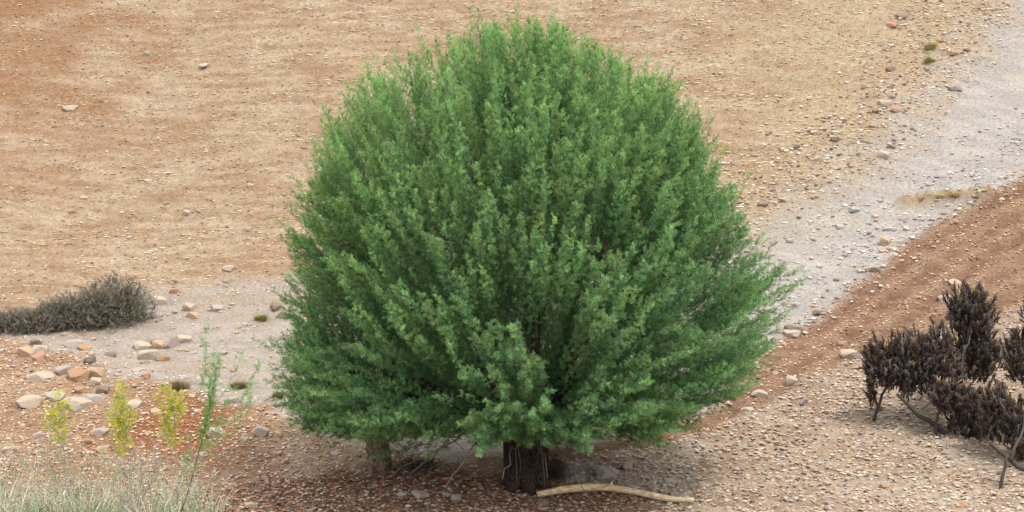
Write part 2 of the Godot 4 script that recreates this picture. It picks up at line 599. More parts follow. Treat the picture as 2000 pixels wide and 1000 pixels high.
func grow_crown(centre: Vector3, scale_r: float, scale_h: float, deep: float, count: int, inner: int, low: int, thin: int, places: Array[Transform3D], tints: PackedColorArray) -> void:
	for i in count + inner + low + thin:
		var y := 0.0
		var r := 0.0
		var az := rng.randf() * TAU
		if i < count + inner or i >= count + inner + low:
			# even over the surface: more tips where the crown is wide
			while true:
				y = rng.randf_range(0.75, 6.6)
				if rng.randf() * 3.5 < maxf(reach(y), 1.1): break
			r = reach(y)
			if y > 5.9: r *= sqrt(rng.randf())
			r *= rng.randf_range(0.88, 1.05) * (1.0 + 0.12 * broad.get_noise_3d(cos(az) * 1.5, sin(az) * 1.5, y * 0.55))
			var gap := smoothstep(0.0, 0.22, broad.get_noise_3d(cos(az) * 2.2, sin(az) * 2.2, y * 0.9 + 20.0) + 0.14 * smoothstep(0.5, 0.95, sin(az)) * exp(-pow((y - 2.3) / 0.8, 2.0))) * smoothstep(4.6, 3.0, y) * smoothstep(0.6, 1.2, y)
			r *= 1.0 - 0.5 * gap
			if gap > 0.5 and (i >= count + inner + low or rng.randf() < 0.45): continue
			if i >= count and i < count + inner: r *= rng.randf_range(0.5, 0.82)
		else:
			y = rng.randf_range(0.8, 1.3)
			r = reach(y) * sqrt(rng.randf()) * 0.95
		if i >= count and i < count + inner and y > 3.0: y *= rng.randf_range(0.72, 0.95)
		var t := Vector3(cos(az) * r, y, sin(az) * r * deep)
		# the leaves hang lowest at the sides and end higher in front of the trunk
		t.y = maxf(t.y, 0.72 + 0.28 * maxf(t.z, 0.0) - 0.05 * absf(t.x) + 0.38 * smoothstep(0.9, 3.0, t.x) + 0.45 * broad.get_noise_2d(t.x * 0.9, t.z * 0.9 + 50.0) + rng.randf_range(-0.12, 0.2))
		if t.x > 0.0: t.x *= 1.0 - 0.08 * smoothstep(3.2, 4.8, y) + 0.05 * exp(-pow((y - 2.7) / 0.8, 2.0)) - 0.17 * smoothstep(2.4, 1.1, y)
		else: t.x *= 1.0 + 0.07 * smoothstep(3.2, 1.6, y)
		t.x -= 0.025 * (y - 2.0)
		var ay := 0.85 + 0.22 * y
		if y < 1.4: ay = lerpf(0.9, 1.16, (y - 0.6) / 0.8)
		var anchor := Vector3(t.x * 0.42, ay, t.z * 0.42)
		var d := (t - anchor + rand_dir() * 0.12).normalized()
		var l := rng.randf_range(0.9, 1.8) * minf(1.0, 0.45 + 0.2 * y)
		t = Vector3(t.x * scale_r, t.y * scale_h, t.z * scale_r) + centre
		if i >= count + inner + low:
			# thin young shoots that stand out beyond the rest
			t += d * (0.02 + 0.36 * pow(rng.randf(), 1.8)) * scale_r
			shoot(t, d, rng.randf_range(0.5, 0.9) * lerpf(1.0, scale_r, 0.5), 0.03, rng.randf_range(0.8, 1.4), places, tints, 0.7)
			continue
		shoot(t, d, l * lerpf(1.0, scale_r, 0.5), rng.randf_range(0.03, 0.085) * lerpf(1.0, scale_r, 0.3), rng.randf_range(0.78, 1.22), places, tints)

func make_trees() -> void:
	var sprig := sprig_mesh(0.105, 14, 0.026, 0.0115, mats.leaf, mats.twig, 0.95)
	var g0 := ground_y(0.18, 0.34)
	var foot := Vector3(0.18, g0, 0.37)
	var t := thing("argan_tree", foot, "large round bright green tree with a thick dark fluted trunk", "tree", "trees whose crowns meet")
	# trunk of several grown-together stems
	var st := SurfaceTool.new()
	st.begin(Mesh.PRIMITIVE_TRIANGLES)
	for s in [[-0.13, 0.02, 0.16], [0.12, 0.05, 0.15], [0.0, -0.1, 0.19], [0.19, -0.06, 0.11], [-0.02, 0.12, 0.12]]:
		var b := Vector3(s[0], -0.12, s[1])
		var pts := PackedVector3Array([b * Vector3(1.15, 1, 1.15), b + Vector3(0, 0.18, 0), b + Vector3(0, 0.45, 0), b * Vector3(1.1, 1, 1.1) + Vector3(0, 0.8, 0), b * Vector3(1.7, 1, 1.7) + Vector3(0, 1.3, 0)])
		tube(st, pts, PackedFloat32Array([s[2] * 1.3, s[2] * 1.05, s[2], s[2] * 0.95, s[2] * 0.7]), 16, 0.35, s[0] * 20.0)
	for i in 7:
		var az := i * 0.9 + rng.randf() * 0.5
		var o2 := Vector3(cos(az), 0, sin(az))
		tube(st, PackedVector3Array([o2 * 0.14 + Vector3(0, 0.38, 0), o2 * 0.24 + Vector3(0, 0.12, 0), o2 * 0.33 + Vector3(0, 0.0, 0), o2 * 0.45 + Vector3(0, -0.07, 0)]), PackedFloat32Array([0.1, 0.1, 0.07, 0.02]), 10, 0.3, az)
	st.index()
	st.generate_normals()
	st.set_material(mats.bark)
	part("trunk", st.commit(), t)
	for i in 13:
		var az := i * 2.4 + rng.randf() * 0.5
		var y := rng.randf_range(1.6, 4.2)
		var r := reach(y) * 0.62
		var a := Vector3(cos(az) * 0.14, 0.75, sin(az) * 0.14)
		var b := Vector3(cos(az) * r, y, sin(az) * r * 0.9 - 0.2)
		part("limb", tube_mesh(bent(a, b, Vector3(cos(az), -0.3, sin(az)) * 0.2, 9, 0.03), taper(0.11, 0.025, 9), mats.bark, 8), t)
	# bare grey branches that hang out below the leaves
	for i in 20:
		var az := rng.randf() * TAU
		var r := rng.randf_range(1.4, 3.0)
		var a := Vector3(cos(az) * 0.4, rng.randf_range(0.7, 1.3), sin(az) * 0.4)
		var b := Vector3(cos(az) * r, rng.randf_range(0.32, 0.8), sin(az) * r * 0.9)
		part("bare_branch", tube_mesh(bent(a, b, Vector3(0, 0.12, 0), 8, 0.03), taper(0.016, 0.004, 8), mats.grey_twig, 5), t)
	# thin hanging aerial twigs in front of the trunk
	for i in 3:
		var x := rng.randf_range(-0.3, 0.35)
		part("bare_branch", tube_mesh(bent(Vector3(x, 0.95, 0.3), Vector3(x + rng.randf_range(-0.08, 0.08), rng.randf_range(0.1, 0.3), rng.randf_range(0.28, 0.42)), Vector3.ZERO, 5, 0.01), taper(0.008, 0.004, 5), mats.grey_twig, 5), t)
	var places: Array[Transform3D] = []
	var tints := PackedColorArray()
	grow_crown(Vector3(0.06, 0, -0.3), 1.0, 0.985, 0.82, 2100, 460, 200, 1500, places, tints)
	many("crown", sprig, places, tints, t).set_meta("kind", "stuff")

	var x2 := -1.91
	var z2 := -0.23
	t = thing("argan_tree", Vector3(x2, ground_y(x2, z2), z2), "smaller tree behind with one straight grey trunk, its leaves lost in the large crown", "tree", "trees whose crowns meet")
	st = SurfaceTool.new()
	st.begin(Mesh.PRIMITIVE_TRIANGLES)
	tube(st, PackedVector3Array([Vector3(0, -0.15, 0), Vector3(0, 0.05, 0), Vector3(-0.01, 0.4, 0), Vector3(0.0, 0.9, 0), Vector3(0.05, 1.4, 0)]), PackedFloat32Array([0.22, 0.18, 0.165, 0.16, 0.1]), 18, 0.3, 3.0)
	st.index()
	st.generate_normals()
	st.set_material(mats.grey_bark)
	part("trunk", st.commit(), t)
	for i in 6:
		var az := i * 1.05
		part("limb", tube_mesh(bent(Vector3(0, 1.0, 0), Vector3(cos(az) * 0.9, rng.randf_range(1.4, 2.2), sin(az) * 0.9), Vector3(0, -0.1, 0), 7, 0.02), taper(0.07, 0.02), mats.grey_bark, 7), t)
	for i in 8:
		var az := rng.randf() * TAU
		part("bare_branch", tube_mesh(bent(Vector3(0, 0.9, 0), Vector3(cos(az) * 1.3, rng.randf_range(0.35, 0.7), sin(az) * 1.0), Vector3(0, 0.12, 0), 8, 0.03), taper(0.014, 0.004, 8), mats.grey_twig, 5), t)
	places = []
	tints = PackedColorArray()
	grow_crown(Vector3(0, 0.25, 0), 0.42, 0.42, 0.9, 260, 70, 60, 110, places, tints)
	many("crown", sprig, places, tints, t).set_meta("kind", "stuff")

# ---------------------------------------------------------------- stones

var stone_shapes: Array[ArrayMesh] = []

func stone(x: float, z: float, w: float, tone: String, shape: int, turn: float, label: String, group := "", flat := 1.0) -> void:
	var m: ArrayMesh = stone_shapes[shape % stone_shapes.size()]
	var y := ground_y(x, z)
	w *= 1.14 * rng.randf_range(0.92, 1.08)
	flat = lerpf(flat, 1.0, 0.3)
	var b := Basis(Vector3.UP, deg_to_rad(turn)) * Basis(Vector3.RIGHT, rng.randf_range(-0.15, 0.15))
	b = b * Basis.from_scale(Vector3(w * 0.5, w * 0.5 * flat, w * 0.5))
	var o := single("stone", m, Transform3D(b, Vector3(x, y + w * 0.03 * flat, z)), label, "stone", group)
	o.material_override = mats[tone]

func make_stones() -> void:
	for i in 10:
		stone_shapes.append(stone_mesh(2, Vector3(1.0, rng.randf_range(0.7, 0.9), rng.randf_range(0.65, 0.95)), 10, mats.grey))
	# the two rows of blocks on the red soil at the near left
	stone(-7.88, -4.63, 0.44, "white", 0, 35, "long cream block, upper left end of the higher slanting row of slabs", "", 0.8)
	stone(-7.53, -4.96, 0.44, "lilac", 1, 40, "lilac-grey slab touching the cream block in the higher slanting row", "", 0.6)
	stone(-7.22, -5.41, 0.29, "dark", 2, 35, "brownish dark stone at the upper end of the higher slanting row")
	stone(-7.69, -3.17, 0.40, "white", 3, 35, "cream block at the lower left end of the slanting row nearest the frame's edge", "", 0.7)
	stone(-7.33, -3.47, 0.37, "grey", 4, 40, "pale grey slab just upslope of the leftmost lower cream block", "", 0.6)
	stone(-7.04, -3.84, 0.25, "orange", 5, 30, "small rusty stone beside the pale grey slab of the leftmost lower row")
	stone(-6.92, -3.09, 0.45, "white", 6, 38, "largest cream block with an orange underside in the middle of the red soil", "", 0.8)
	stone(-6.77, -3.46, 0.37, "grey", 7, 42, "blue-grey slab touching the largest cream block on the red soil", "", 0.6)
	stone(-6.66, -3.87, 0.25, "dark", 8, 30, "brown stone above the blue-grey slab on the red soil")
	stone(-8.46, -5.83, 0.40, "tan", 9, 20, "tan boulder with a dark foot below the grey-green shrub, leftmost of its heap", "", 1.2)
	stone(-8.22, -6.04, 0.34, "white", 0, 80, "pale stone right of the tan boulder in the heap below the shrub", "", 1.1)
	stone(-8.36, -6.41, 0.23, "dark", 1, 10, "dark brown stone on the top of the heap below the shrub")
	stone(-8.10, -5.56, 0.30, "pink", 2, 120, "reddish stone at the lower edge of the heap below the shrub")
	stone(-7.69, -6.35, 0.36, "grey", 3, 0, "grey flat stone alone at the pale wash's lower end below the shrub", "", 0.7)
	stone(-7.47, -6.18, 0.28, "orange", 4, 60, "rusty stone leaning on the grey flat stone below the shrub", "", 0.8)
	stone(-7.23, -4.57, 0.44, "orange", 5, 15, "big orange boulder with a cream foot in the middle heap on the red soil", "", 1.2)
	stone(-6.98, -4.75, 0.37, "tan", 6, 75, "tan stone right of the big orange boulder in the middle heap", "", 1.0)
	stone(-7.01, -5.06, 0.24, "dark", 7, 5, "dark capped stone behind the tan one in the middle heap")
	stone(-6.85, -4.23, 0.25, "white", 8, 30, "small whitish stone just below the tan one of the middle heap")
	stone(-7.22, -1.83, 0.26, "lilac", 9, 55, "narrow violet-grey slab standing on edge, nearest the frame's left side", "", 0.7)
	stone(-6.29, -1.83, 0.28, "lilac", 0, 55, "narrow violet-grey slab on edge left of the tallest yellow flowers", "", 0.7)
	stone(-7.48, -1.09, 0.19, "white", 1, 0, "cream cobble low in the scrub at the frame's left edge")
	stone(-7.01, -1.09, 0.19, "tan", 2, 90, "tan cobble in the scrub below the leftmost yellow flowers")
	stone(-6.09, -1.09, 0.21, "tan", 3, 40, "tan cobble beside the foot of the middle yellow flower stalk")
	stone(-5.99, -3.14, 0.31, "white", 4, 20, "white angular stone between the middle and right yellow flowers", "", 1.1)
	stone(-5.62, -2.89, 0.27, "tan", 5, 0, "flat tan stone left of the right-hand yellow flowers", "", 0.5)
	# pale wash at the left
	stone(-6.51, -6.46, 0.36, "white", 6, 0, "whitish slab at the left end of the cluster in the pale wash", "", 0.6)
	stone(-6.37, -6.69, 0.27, "grey", 7, 40, "small grey stone at the back of the cluster in the pale wash", "", 1.0)
	stone(-6.20, -6.45, 0.30, "tan", 8, 0, "tan stone in the heart of the cluster in the pale wash", "", 0.9)
	stone(-6.03, -6.49, 0.34, "lilac", 9, 70, "bluish grey boulder in the right half of the cluster in the pale wash", "", 1.1)
	stone(-5.89, -6.74, 0.33, "white", 0, 10, "white stone at the right end of the cluster in the pale wash", "", 0.8)
	stone(-6.22, -5.93, 0.51, "white", 1, 0, "broad low white slab with a rusty front below the cluster in the pale wash", "", 0.6)
	stone(-6.03, -5.77, 0.30, "orange", 2, 0, "rusty stone under the broad white slab in the pale wash", "", 0.5)
	stone(-6.95, -5.88, 0.23, "dark", 3, 0, "dark flat sliver of stone alone on smooth pale ground", "", 0.35)
	stone(-6.33, -5.05, 0.21, "grey", 4, 0, "grey-green flat stone in the wash above the yellow flowers", "", 0.5)
	stone(-6.11, -4.60, 0.22, "pink", 5, 0, "pinkish cobble at the border of wash and red soil", "", 1.2)
	stone(-6.59, -8.51, 0.32, "white", 6, 10, "white stone right of the shrub's far end")
	stone(-6.54, -7.95, 0.26, "grey", 7, 0, "light grey stone touching the shrub's right foot", "", 0.6)
	stone(-5.96, -8.16, 0.24, "white", 8, 0, "white upright stone of a pair at the head of the left wash", "", 1.2)
	stone(-5.87, -7.85, 0.24, "tan", 9, 0, "tan stone below its white neighbour at the head of the left wash", "", 0.8)
	stone(-5.49, -8.18, 0.26, "grey", 0, 0, "grey-white stone halfway between the paired stones and the green crown")
	stone(-6.32, -8.81, 0.23, "pink", 1, 0, "small brown-pink stone at the edge of the field near the shrub")
	stone(-5.38, -9.13, 0.23, "white", 2, 0, "white stone on the foot of the beige slope left of the crown")
	stone(-5.43, -9.55, 0.24, "white", 3, 0, "whitish stone a step up the beige slope left of the crown", "", 0.7)
	stone(-4.11, -7.73, 0.37, "white", 4, 150, "long pale stone lying against the crown's left edge", "", 0.6)
	stone(-4.36, -8.08, 0.28, "dark", 5, 150, "dark brown stone above the long pale one at the crown's left edge")
	stone(-3.78, -7.28, 0.29, "white", 6, 150, "white stone half hidden by leaves at the crown's left edge")
	# tan ground left of the trunks
	stone(-3.83, -1.82, 0.28, "grey", 7, 0, "rounded grey boulder alone on tan ground left of the trunks", "", 1.3)
	stone(-4.03, -1.50, 0.14, "white", 8, 0, "small white stone just left of the rounded grey boulder")
	stone(-4.53, -1.82, 0.31, "white", 9, 20, "white block with a rusty foot beside the green sapling", "", 0.9)
	stone(-4.59, -0.86, 0.18, "white", 0, 20, "white wedge stone at the foot of the green sapling", "", 1.1)
	stone(-4.48, -3.40, 0.29, "grey", 1, 20, "pale grey stone with red earth under it right of the sapling", "", 0.8)
	stone(-4.99, -0.37, 0.19, "tan", 2, 0, "tan slab behind the bare grey twigs", "", 0.7)
	stone(-5.62, -0.46, 0.13, "white", 3, 0, "cream stone left of the bare grey twigs")
	stone(-2.62, -1.00, 0.16, "white", 4, 30, "white chip of stone left of the slimmer trunk")
	stone(-1.74, -0.33, 0.16, "white", 5, 30, "white stone at the right foot of the slimmer trunk", "", 1.2)
	stone(-1.27, 0.79, 0.25, "white", 6, 15, "whitish flat stone on the dark soil between the trunks", "", 0.5)
	stone(-0.94, 0.73, 0.21, "grey", 7, 0, "grey flat stone on dark soil, middle of three", "", 0.5)
	stone(-0.76, 0.99, 0.19, "grey", 8, 30, "grey stone on dark soil, nearest to the thick trunk", "", 0.7)
	stone(-0.94, 1.19, 0.22, "grey", 9, 0, "flat pale sliver lowest on the dark soil between the trunks", "", 0.35)
	stone(-1.52, 0.81, 0.17, "white", 0, 50, "white cobble on dark soil below the slimmer trunk")
	stone(-3.58, 1.24, 0.30, "white", 1, 15, "broad white slab low on the dark soil at the scrub's right", "", 0.5)
	stone(0.43, 1.42, 0.24, "white", 2, 0, "pale stone below the left end of the log", "", 0.6)
	stone(0.42, 1.24, 0.19, "dark", 3, 20, "black stone below the left end of the log", "", 0.8)
	stone(-0.14, 0.38, 0.17, "dark", 4, 0, "dark grey stone at the left foot of the thick trunk", "", 0.8)
	stone(-1.03, -1.40, 0.15, "grey", 5, 60, "grey stone in the gap between the two trunks")
	# gravel bank and red soil at the right
	stone(1.36, -0.14, 0.39, "grey", 6, 0, "broad blue-grey hump of stone on gravel above the log", "", 0.5)
	stone(2.22, 0.21, 0.24, "grey", 7, 0, "bluish flat stone on gravel above the log's right end", "", 0.4)
	stone(4.57, -4.02, 0.30, "white", 8, 30, "white stone with a dark hollow on the red strip's edge", "", 1.0)
	stone(3.98, -3.48, 0.31, "white", 9, 25, "long white stone on the red strip close to the crown", "", 0.6)
	stone(3.71, -2.85, 0.22, "white", 0, 25, "smaller white stone below the long one on the red strip", "", 0.6)
	stone(5.71, -5.10, 0.39, "white", 1, 15, "rounded pale rock at the gravel's top beside the dark bushes", "", 0.8)
	stone(5.67, -5.63, 0.23, "tan", 2, 0, "tan stone on a furrow above the rounded pale rock")
	stone(7.68, -6.86, 0.24, "lilac", 3, 0, "lilac stone on red soil beside the tallest dark bush", "", 0.6)
	stone(8.00, -7.39, 0.29, "tan", 4, 20, "cream stone on a furrow above the tallest dark bush", "", 0.7)
	stone(4.85, -6.03, 0.39, "white", 5, 0, "flat white slab at the crown's right edge in the wash", "", 0.5)
	stone(4.91, -6.18, 0.30, "dark", 6, 0, "dark stone behind the flat white slab in the wash", "", 0.6)
	stone(5.43, -6.67, 0.27, "dark", 7, 20, "black stone where the wash meets the red furrows", "", 0.5)
	stone(6.98, -8.76, 0.23, "tan", 8, 0, "round tan cobble lying in the middle of the wash", "", 1.2)
	stone(6.64, -7.92, 0.24, "dark", 9, 0, "dark stone at the red field's edge near the round cobble", "", 0.8)
	stone(6.57, -10.06, 0.26, "blue", 0, 0, "bluish stone in the pale wash", "", 0.7)
	stone(6.16, -11.61, 0.21, "white", 1, 0, "cream boulder with a brown foot on the slope's edge above the wash", "", 1.3)
	stone(6.56, -12.21, 0.21, "dark", 2, 0, "small dark maroon stone on the beige margin above the cream boulder", "", 1.0)
	stone(8.10, -14.50, 0.20, "dark", 3, 0, "dark stone high on the stony margin of the field", "", 0.9)
	stone(8.72, -16.55, 0.31, "dark", 4, 15, "dark rock near the frame's top right of the beige slope", "", 0.7)
	stone(8.44, -16.26, 0.33, "pink", 5, 160, "reddish rock just below the highest dark rock", "", 0.6)
	stone(7.76, -13.28, 0.28, "white", 6, 0, "whitish slab on the stony margin, highest of a scattered file", "", 0.5)
	stone(7.92, -13.03, 0.24, "pink", 7, 0, "brown-pink stone beside the whitish slab on the stony margin", "", 0.6)
	stone(7.45, -11.54, 0.29, "white", 8, 0, "white stone at the wash's upper rim", "", 0.8)
	stone(7.63, -11.86, 0.21, "dark", 9, 0, "dark stone above the white one at the wash's upper rim", "", 0.6)
	stone(9.49, -14.89, 0.27, "orange", 0, 0, "orange stone by the pale track near the frame's top right", "", 0.7)
	stone(9.30, -13.65, 0.31, "grey", 1, 0, "grey stone at the left rim of the pale track", "", 0.5)
	# beige slope
	stone(-8.46, -18.15, 0.22, "white", 2, 0, "white stone high on the beige slope, a dark foot under it", "", 1.1)
	stone(-9.80, -15.90, 0.35, "white", 3, 5, "long white flat stone on the upper left of the beige slope", "", 0.4)
	stone(-7.04, -17.43, 0.31, "white", 4, 5, "pale streak of flat stone high on the beige slope", "", 0.4)
	stone(-7.59, -13.12, 0.24, "white", 5, 0, "whitish stone in the middle of the beige slope left of the tree", "", 0.6)
	stone(-5.39, -12.57, 0.15, "white", 6, 0, "small white stone upslope of the crown's left shoulder", "", 0.9)
	stone(-4.27, -12.03, 0.19, "white", 7, 0, "bright stone touching the crown's left shoulder", "", 0.8)
	stone(-6.57, -11.74, 0.17, "white", 8, 0, "white pebble low on the beige slope, alone", "", 0.9)
	stone(-4.76, -12.47, 0.17, "pink", 9, 0, "small reddish stone beside the crown's left shoulder", "", 0.7)
	stone(-8.88, -12.60, 0.23, "tan", 0, 0, "tan and brown stone on the lower left of the beige slope", "", 0.8)
	stone(-8.91, -12.02, 0.23, "orange", 1, 0, "ochre stone below the tan and brown one on the beige slope", "", 0.8)
	stone(-8.77, -10.84, 0.18, "dark", 2, 0, "dark stone at the foot of the beige slope above the shrub", "", 0.8)
	# smaller stones, alike
	scatter_stones(62, -9.0, -3.6, -8.6, -4.6, "wash", ["white", "grey", "tan", "white"], 0.08, 0.2, "small %s stone among others in the left end of the wash", "small stones in the left wash")
	scatter_stones(60, -8.8, -3.0, -5.4, -0.4, "stony", ["tan", "orange", "white", "lilac", "tan"], 0.07, 0.17, "small %s stone among others on the near left red soil", "small stones on the near red soil")
	scatter_stones(50, 3.6, 9.5, -11.0, -4.0, "wash", ["white", "grey", "dark", "lilac"], 0.09, 0.2, "small %s stone among others in the wash right of the crown", "small stones in the right wash")
	scatter_stones(40, 4.5, 9.5, -16.0, -9.0, "field", ["dark", "pink", "white", "tan"], 0.08, 0.18, "small %s stone among others on the field's stony margin", "small stones on the field margin")
	scatter_stones(46, 0.8, 6.8, -4.5, 1.4, "bank", ["grey", "white", "lilac", "orange"], 0.08, 0.17, "small %s stone among others on the gravel bank", "small stones on the gravel bank")

func scatter_stones(n: int, x0: float, x1: float, z0: float, z1: float, where: String, tones: Array, small: float, big: float, label: String, group: String) -> void:
	var made := 0
	var tries := 0
	while made < n and tries < n * 60:
		tries += 1
		var x := rng.randf_range(x0, x1)
		var z := rng.randf_range(z0, z1)
		survey(x, z)
		var s: float = {"wash": share_wash, "stony": share_stony * (1.0 - share_litter), "field": share_field * smoothstep(2.6, 0.4, -side(Vector2(x, z), field_edge)), "bank": share_bank}[where]
		if s < 0.6: continue
		made += 1
		var k := rng.randf()
		var tone: String = tones[rng.randi() % tones.size()]
		stone(x, z, lerpf(small, big, k * k), tone, rng.randi(), rng.randf() * 360.0, label % tone, group + ", " + tone, rng.randf_range(0.5, 1.0))

func make_log() -> void:
	var p: Array[Vector2] = [Vector2(0.35, 0.90), Vector2(0.71, 0.82), Vector2(1.14, 0.77), Vector2(1.42, 0.86), Vector2(1.83, 1.04), Vector2(2.18, 1.15), Vector2(2.48, 1.26)]
	var r := PackedFloat32Array([0.044, 0.052, 0.055, 0.05, 0.044, 0.042, 0.034])
	var pts := PackedVector3Array()
	var base := Vector3(p[0].x, ground_y(p[0].x, p[0].y), p[0].y)
	for i in p.size():
		pts.append(Vector3(p[i].x, ground_y(p[i].x, p[i].y) + r[i] * 0.9 + 0.02, p[i].y) - base)
	var t := thing("log", base, "pale yellow peeled log lying on the soil below the thick trunk", "log")
	var fine_pts := PackedVector3Array()
	var fine_r := PackedFloat32Array()
	var cv := Curve3D.new()
	for i in pts.size():
		var tn := (pts[mini(i + 1, pts.size() - 1)] - pts[maxi(i - 1, 0)]) / 6.0
		cv.add_point(pts[i], -tn, tn)
	for i in 25:
		var u := i / 24.0
		fine_pts.append(cv.sample_baked(u * cv.get_baked_length(), true))
		var k := u * 6.0
		fine_r.append(lerpf(r[int(k)], r[mini(int(k) + 1, 6)], k - int(k)))
	part("stem", tube_mesh(fine_pts, fine_r, mats.wood, 12, 0.16, 2.0), t)
	part("snag", tube_mesh(PackedVector3Array([fine_pts[11], fine_pts[11] + Vector3(0.03, 0.09, 0.01)]), PackedFloat32Array([0.02, 0.012]), mats.wood, 7), t)
	part("snag", tube_mesh(PackedVector3Array([fine_pts[17], fine_pts[17] + Vector3(0.05, 0.05, 0.05)]), PackedFloat32Array([0.016, 0.01]), mats.wood, 7), t)

# ---------------------------------------------------------------- shrubs

func mound(called: String, at: Vector3, size: Vector3, sprig: Mesh, n: int, tones: Array, label: String, category: String, group := "", twiggy := 10, twig_mat: Material = null) -> Node3D:
	var t := thing(called, at, label, category, group)
	for i in twiggy:
		var az := rng.randf() * TAU
		var k := rng.randf_range(0.4, 0.85)
		part("stem", tube_mesh(bent(Vector3(cos(az) * size.x * 0.2, -0.03, sin(az) * size.z * 0.2), Vector3(cos(az) * size.x * k, size.y * rng.randf_range(0.5, 0.95), sin(az) * size.z * k), Vector3(0, 0.05, 0) * size.y, 5, 0.01), taper(0.012, 0.004, 5), twig_mat if twig_mat else mats.twig, 4), t)
	var places: Array[Transform3D] = []
	var tints := PackedColorArray()
	for i in n:
		var d := rand_dir()
		d.y = absf(d.y)
		var k := pow(rng.randf(), 0.4) * (1.05 + 0.5 * broad.get_noise_2d(d.x * 2.2 + at.x, d.z * 2.2 + d.y * 2.0))
		var p := Vector3(d.x * size.x, d.y * size.y, d.z * size.z) * k
		var dir := (d * 0.7 + Vector3.UP * 0.35 + rand_dir() * 0.8).normalized()
		places.append(Transform3D(facing(dir, rng.randf() * TAU, rng.randf_range(0.6, 1.1)), p - dir * 0.1))
		var c: Color = tones[rng.randi() % tones.size()]
		c = c * rng.randf_range(0.7, 1.3)
		c.a = 1.0
		tints.append(c)
	many("foliage", sprig, places, tints, t).set_meta("kind", "stuff")
	return t

func make_left_shrubs() -> void:
	var sprig := sprig_mesh(0.16, 16, 0.03, 0.009, mats.dry, mats.grey_twig, 0.7, 0.004)
	var tones := [Color(0.16, 0.165, 0.09), Color(0.23, 0.215, 0.14), Color(0.06, 0.055, 0.05), Color(0.29, 0.26, 0.22), Color(0.05, 0.05, 0.045)]
	var spots := [
		[Vector2(-7.28, -7.74), Vector3(0.74, 0.72, 0.6), "tallest dark grey-green shrub, the rounded right end of the shrub row", 2600],
		[Vector2(-8.00, -7.54), Vector3(0.72, 0.52, 0.5), "grey-green low shrub in the middle of the row at the slope's foot", 1900],
		[Vector2(-8.73, -7.28), Vector3(0.75, 0.34, 0.45), "lowest shrub of the row, flat and cut by the frame's left edge", 1600],
		[Vector2(-9.57, -7.15), Vector3(0.7, 0.34, 0.45), "low shrub at the outer end of the row, mostly out of view", 1400]]
	for s in spots:
		var p: Vector2 = s[0]
		mound("shrub", Vector3(p.x, ground_y(p.x, p.y), p.y), s[1], sprig, s[3], tones, s[2], "shrub", "shrubs at the foot of the slope", 12, mats.grey_twig)

func finger_mesh() -> ArrayMesh:
	# a dead upright shoot thick with short dry leaves
	var st := SurfaceTool.new()
	st.begin(Mesh.PRIMITIVE_TRIANGLES)
	tube(st, PackedVector3Array([Vector3.ZERO, Vector3(0.006, 0.06, 0), Vector3(0, 0.14, 0)]), PackedFloat32Array([0.008, 0.012, 0.006]), 5)
	st.set_smooth_group(-1)
	for i in 18:
		var a := i * 2.4
		var rad := Vector3(cos(a), 0, sin(a))
		leaf_at(st, Vector3(0, 0.01 + 0.13 * i / 18.0, 0) + rad * 0.007, (Vector3.UP * rng.randf_range(0.4, 1.0) + rad * 0.8).normalized(), rad.cross(Vector3.UP).normalized(), 0.034, 0.015)
	st.generate_normals()
	st.set_material(mats.dead)
	return st.commit()

func clump(t: Node3D, finger: Mesh, at: Vector3, size: Vector3, n: int, called: String) -> void:
	var places: Array[Transform3D] = []
	var tints := PackedColorArray()
	for i in 9:
		var d := rand_dir()
		d.y = absf(d.y) * 0.8 + 0.2
		var a := at + Vector3(d.x, -0.6, d.z) * size * 0.3
		part("twig", tube_mesh(bent(a, at + d * size * rng.randf_range(0.95, 1.25), Vector3.ZERO, 6, 0.014), taper(0.009, 0.003, 6), mats.black_bark, 4), t)
	for i in int(n * 0.86):
		var d := rand_dir()
		var k := pow(rng.randf(), 0.45) * (1.08 + 0.6 * broad.get_noise_2d(d.x * 1.6 + at.x * 3.0, d.z * 1.6 + d.y * 2.0))
		var p := Vector3(d.x * size.x, d.y * size.y, d.z * size.z) * k
		var dir := (Vector3.UP * 0.9 + Vector3(d.x, d.y * 0.3, d.z) * 0.5 + rand_dir() * 0.42).normalized()
		places.append(Transform3D(facing(dir, rng.randf() * TAU, rng.randf_range(0.65, 1.3)), at + p - dir * 0.1))
		var q := rng.randf()
		var c := Color(0.036, 0.028, 0.023).lerp(Color(0.125, 0.095, 0.077), rng.randf())
		if q > 0.955: c = Color(0.24, 0.165, 0.10)
		elif q > 0.90: c = Color(0.18, 0.17, 0.165)
		tints.append(c)
	many(called, finger, places, tints, t).set_meta("kind", "stuff")
	# straw-yellow dry tips along the top
	for i in 4:
		var a := rng.randf() * TAU
		var r := sqrt(rng.randf()) * 0.8
		var top := at + Vector3(cos(a) * size.x * r, size.y * sqrt(maxf(0.05, 1.0 - r * r)) * 1.0, sin(a) * size.z * r)
		part("dry_tip", tube_mesh(PackedVector3Array([top, top + Vector3(rng.randf_range(-0.02, 0.02), 0.06, 0), top + Vector3(0, 0.11, 0)]), PackedFloat32Array([0.008, 0.014, 0.004]), mats.dry_tip, 6), t)

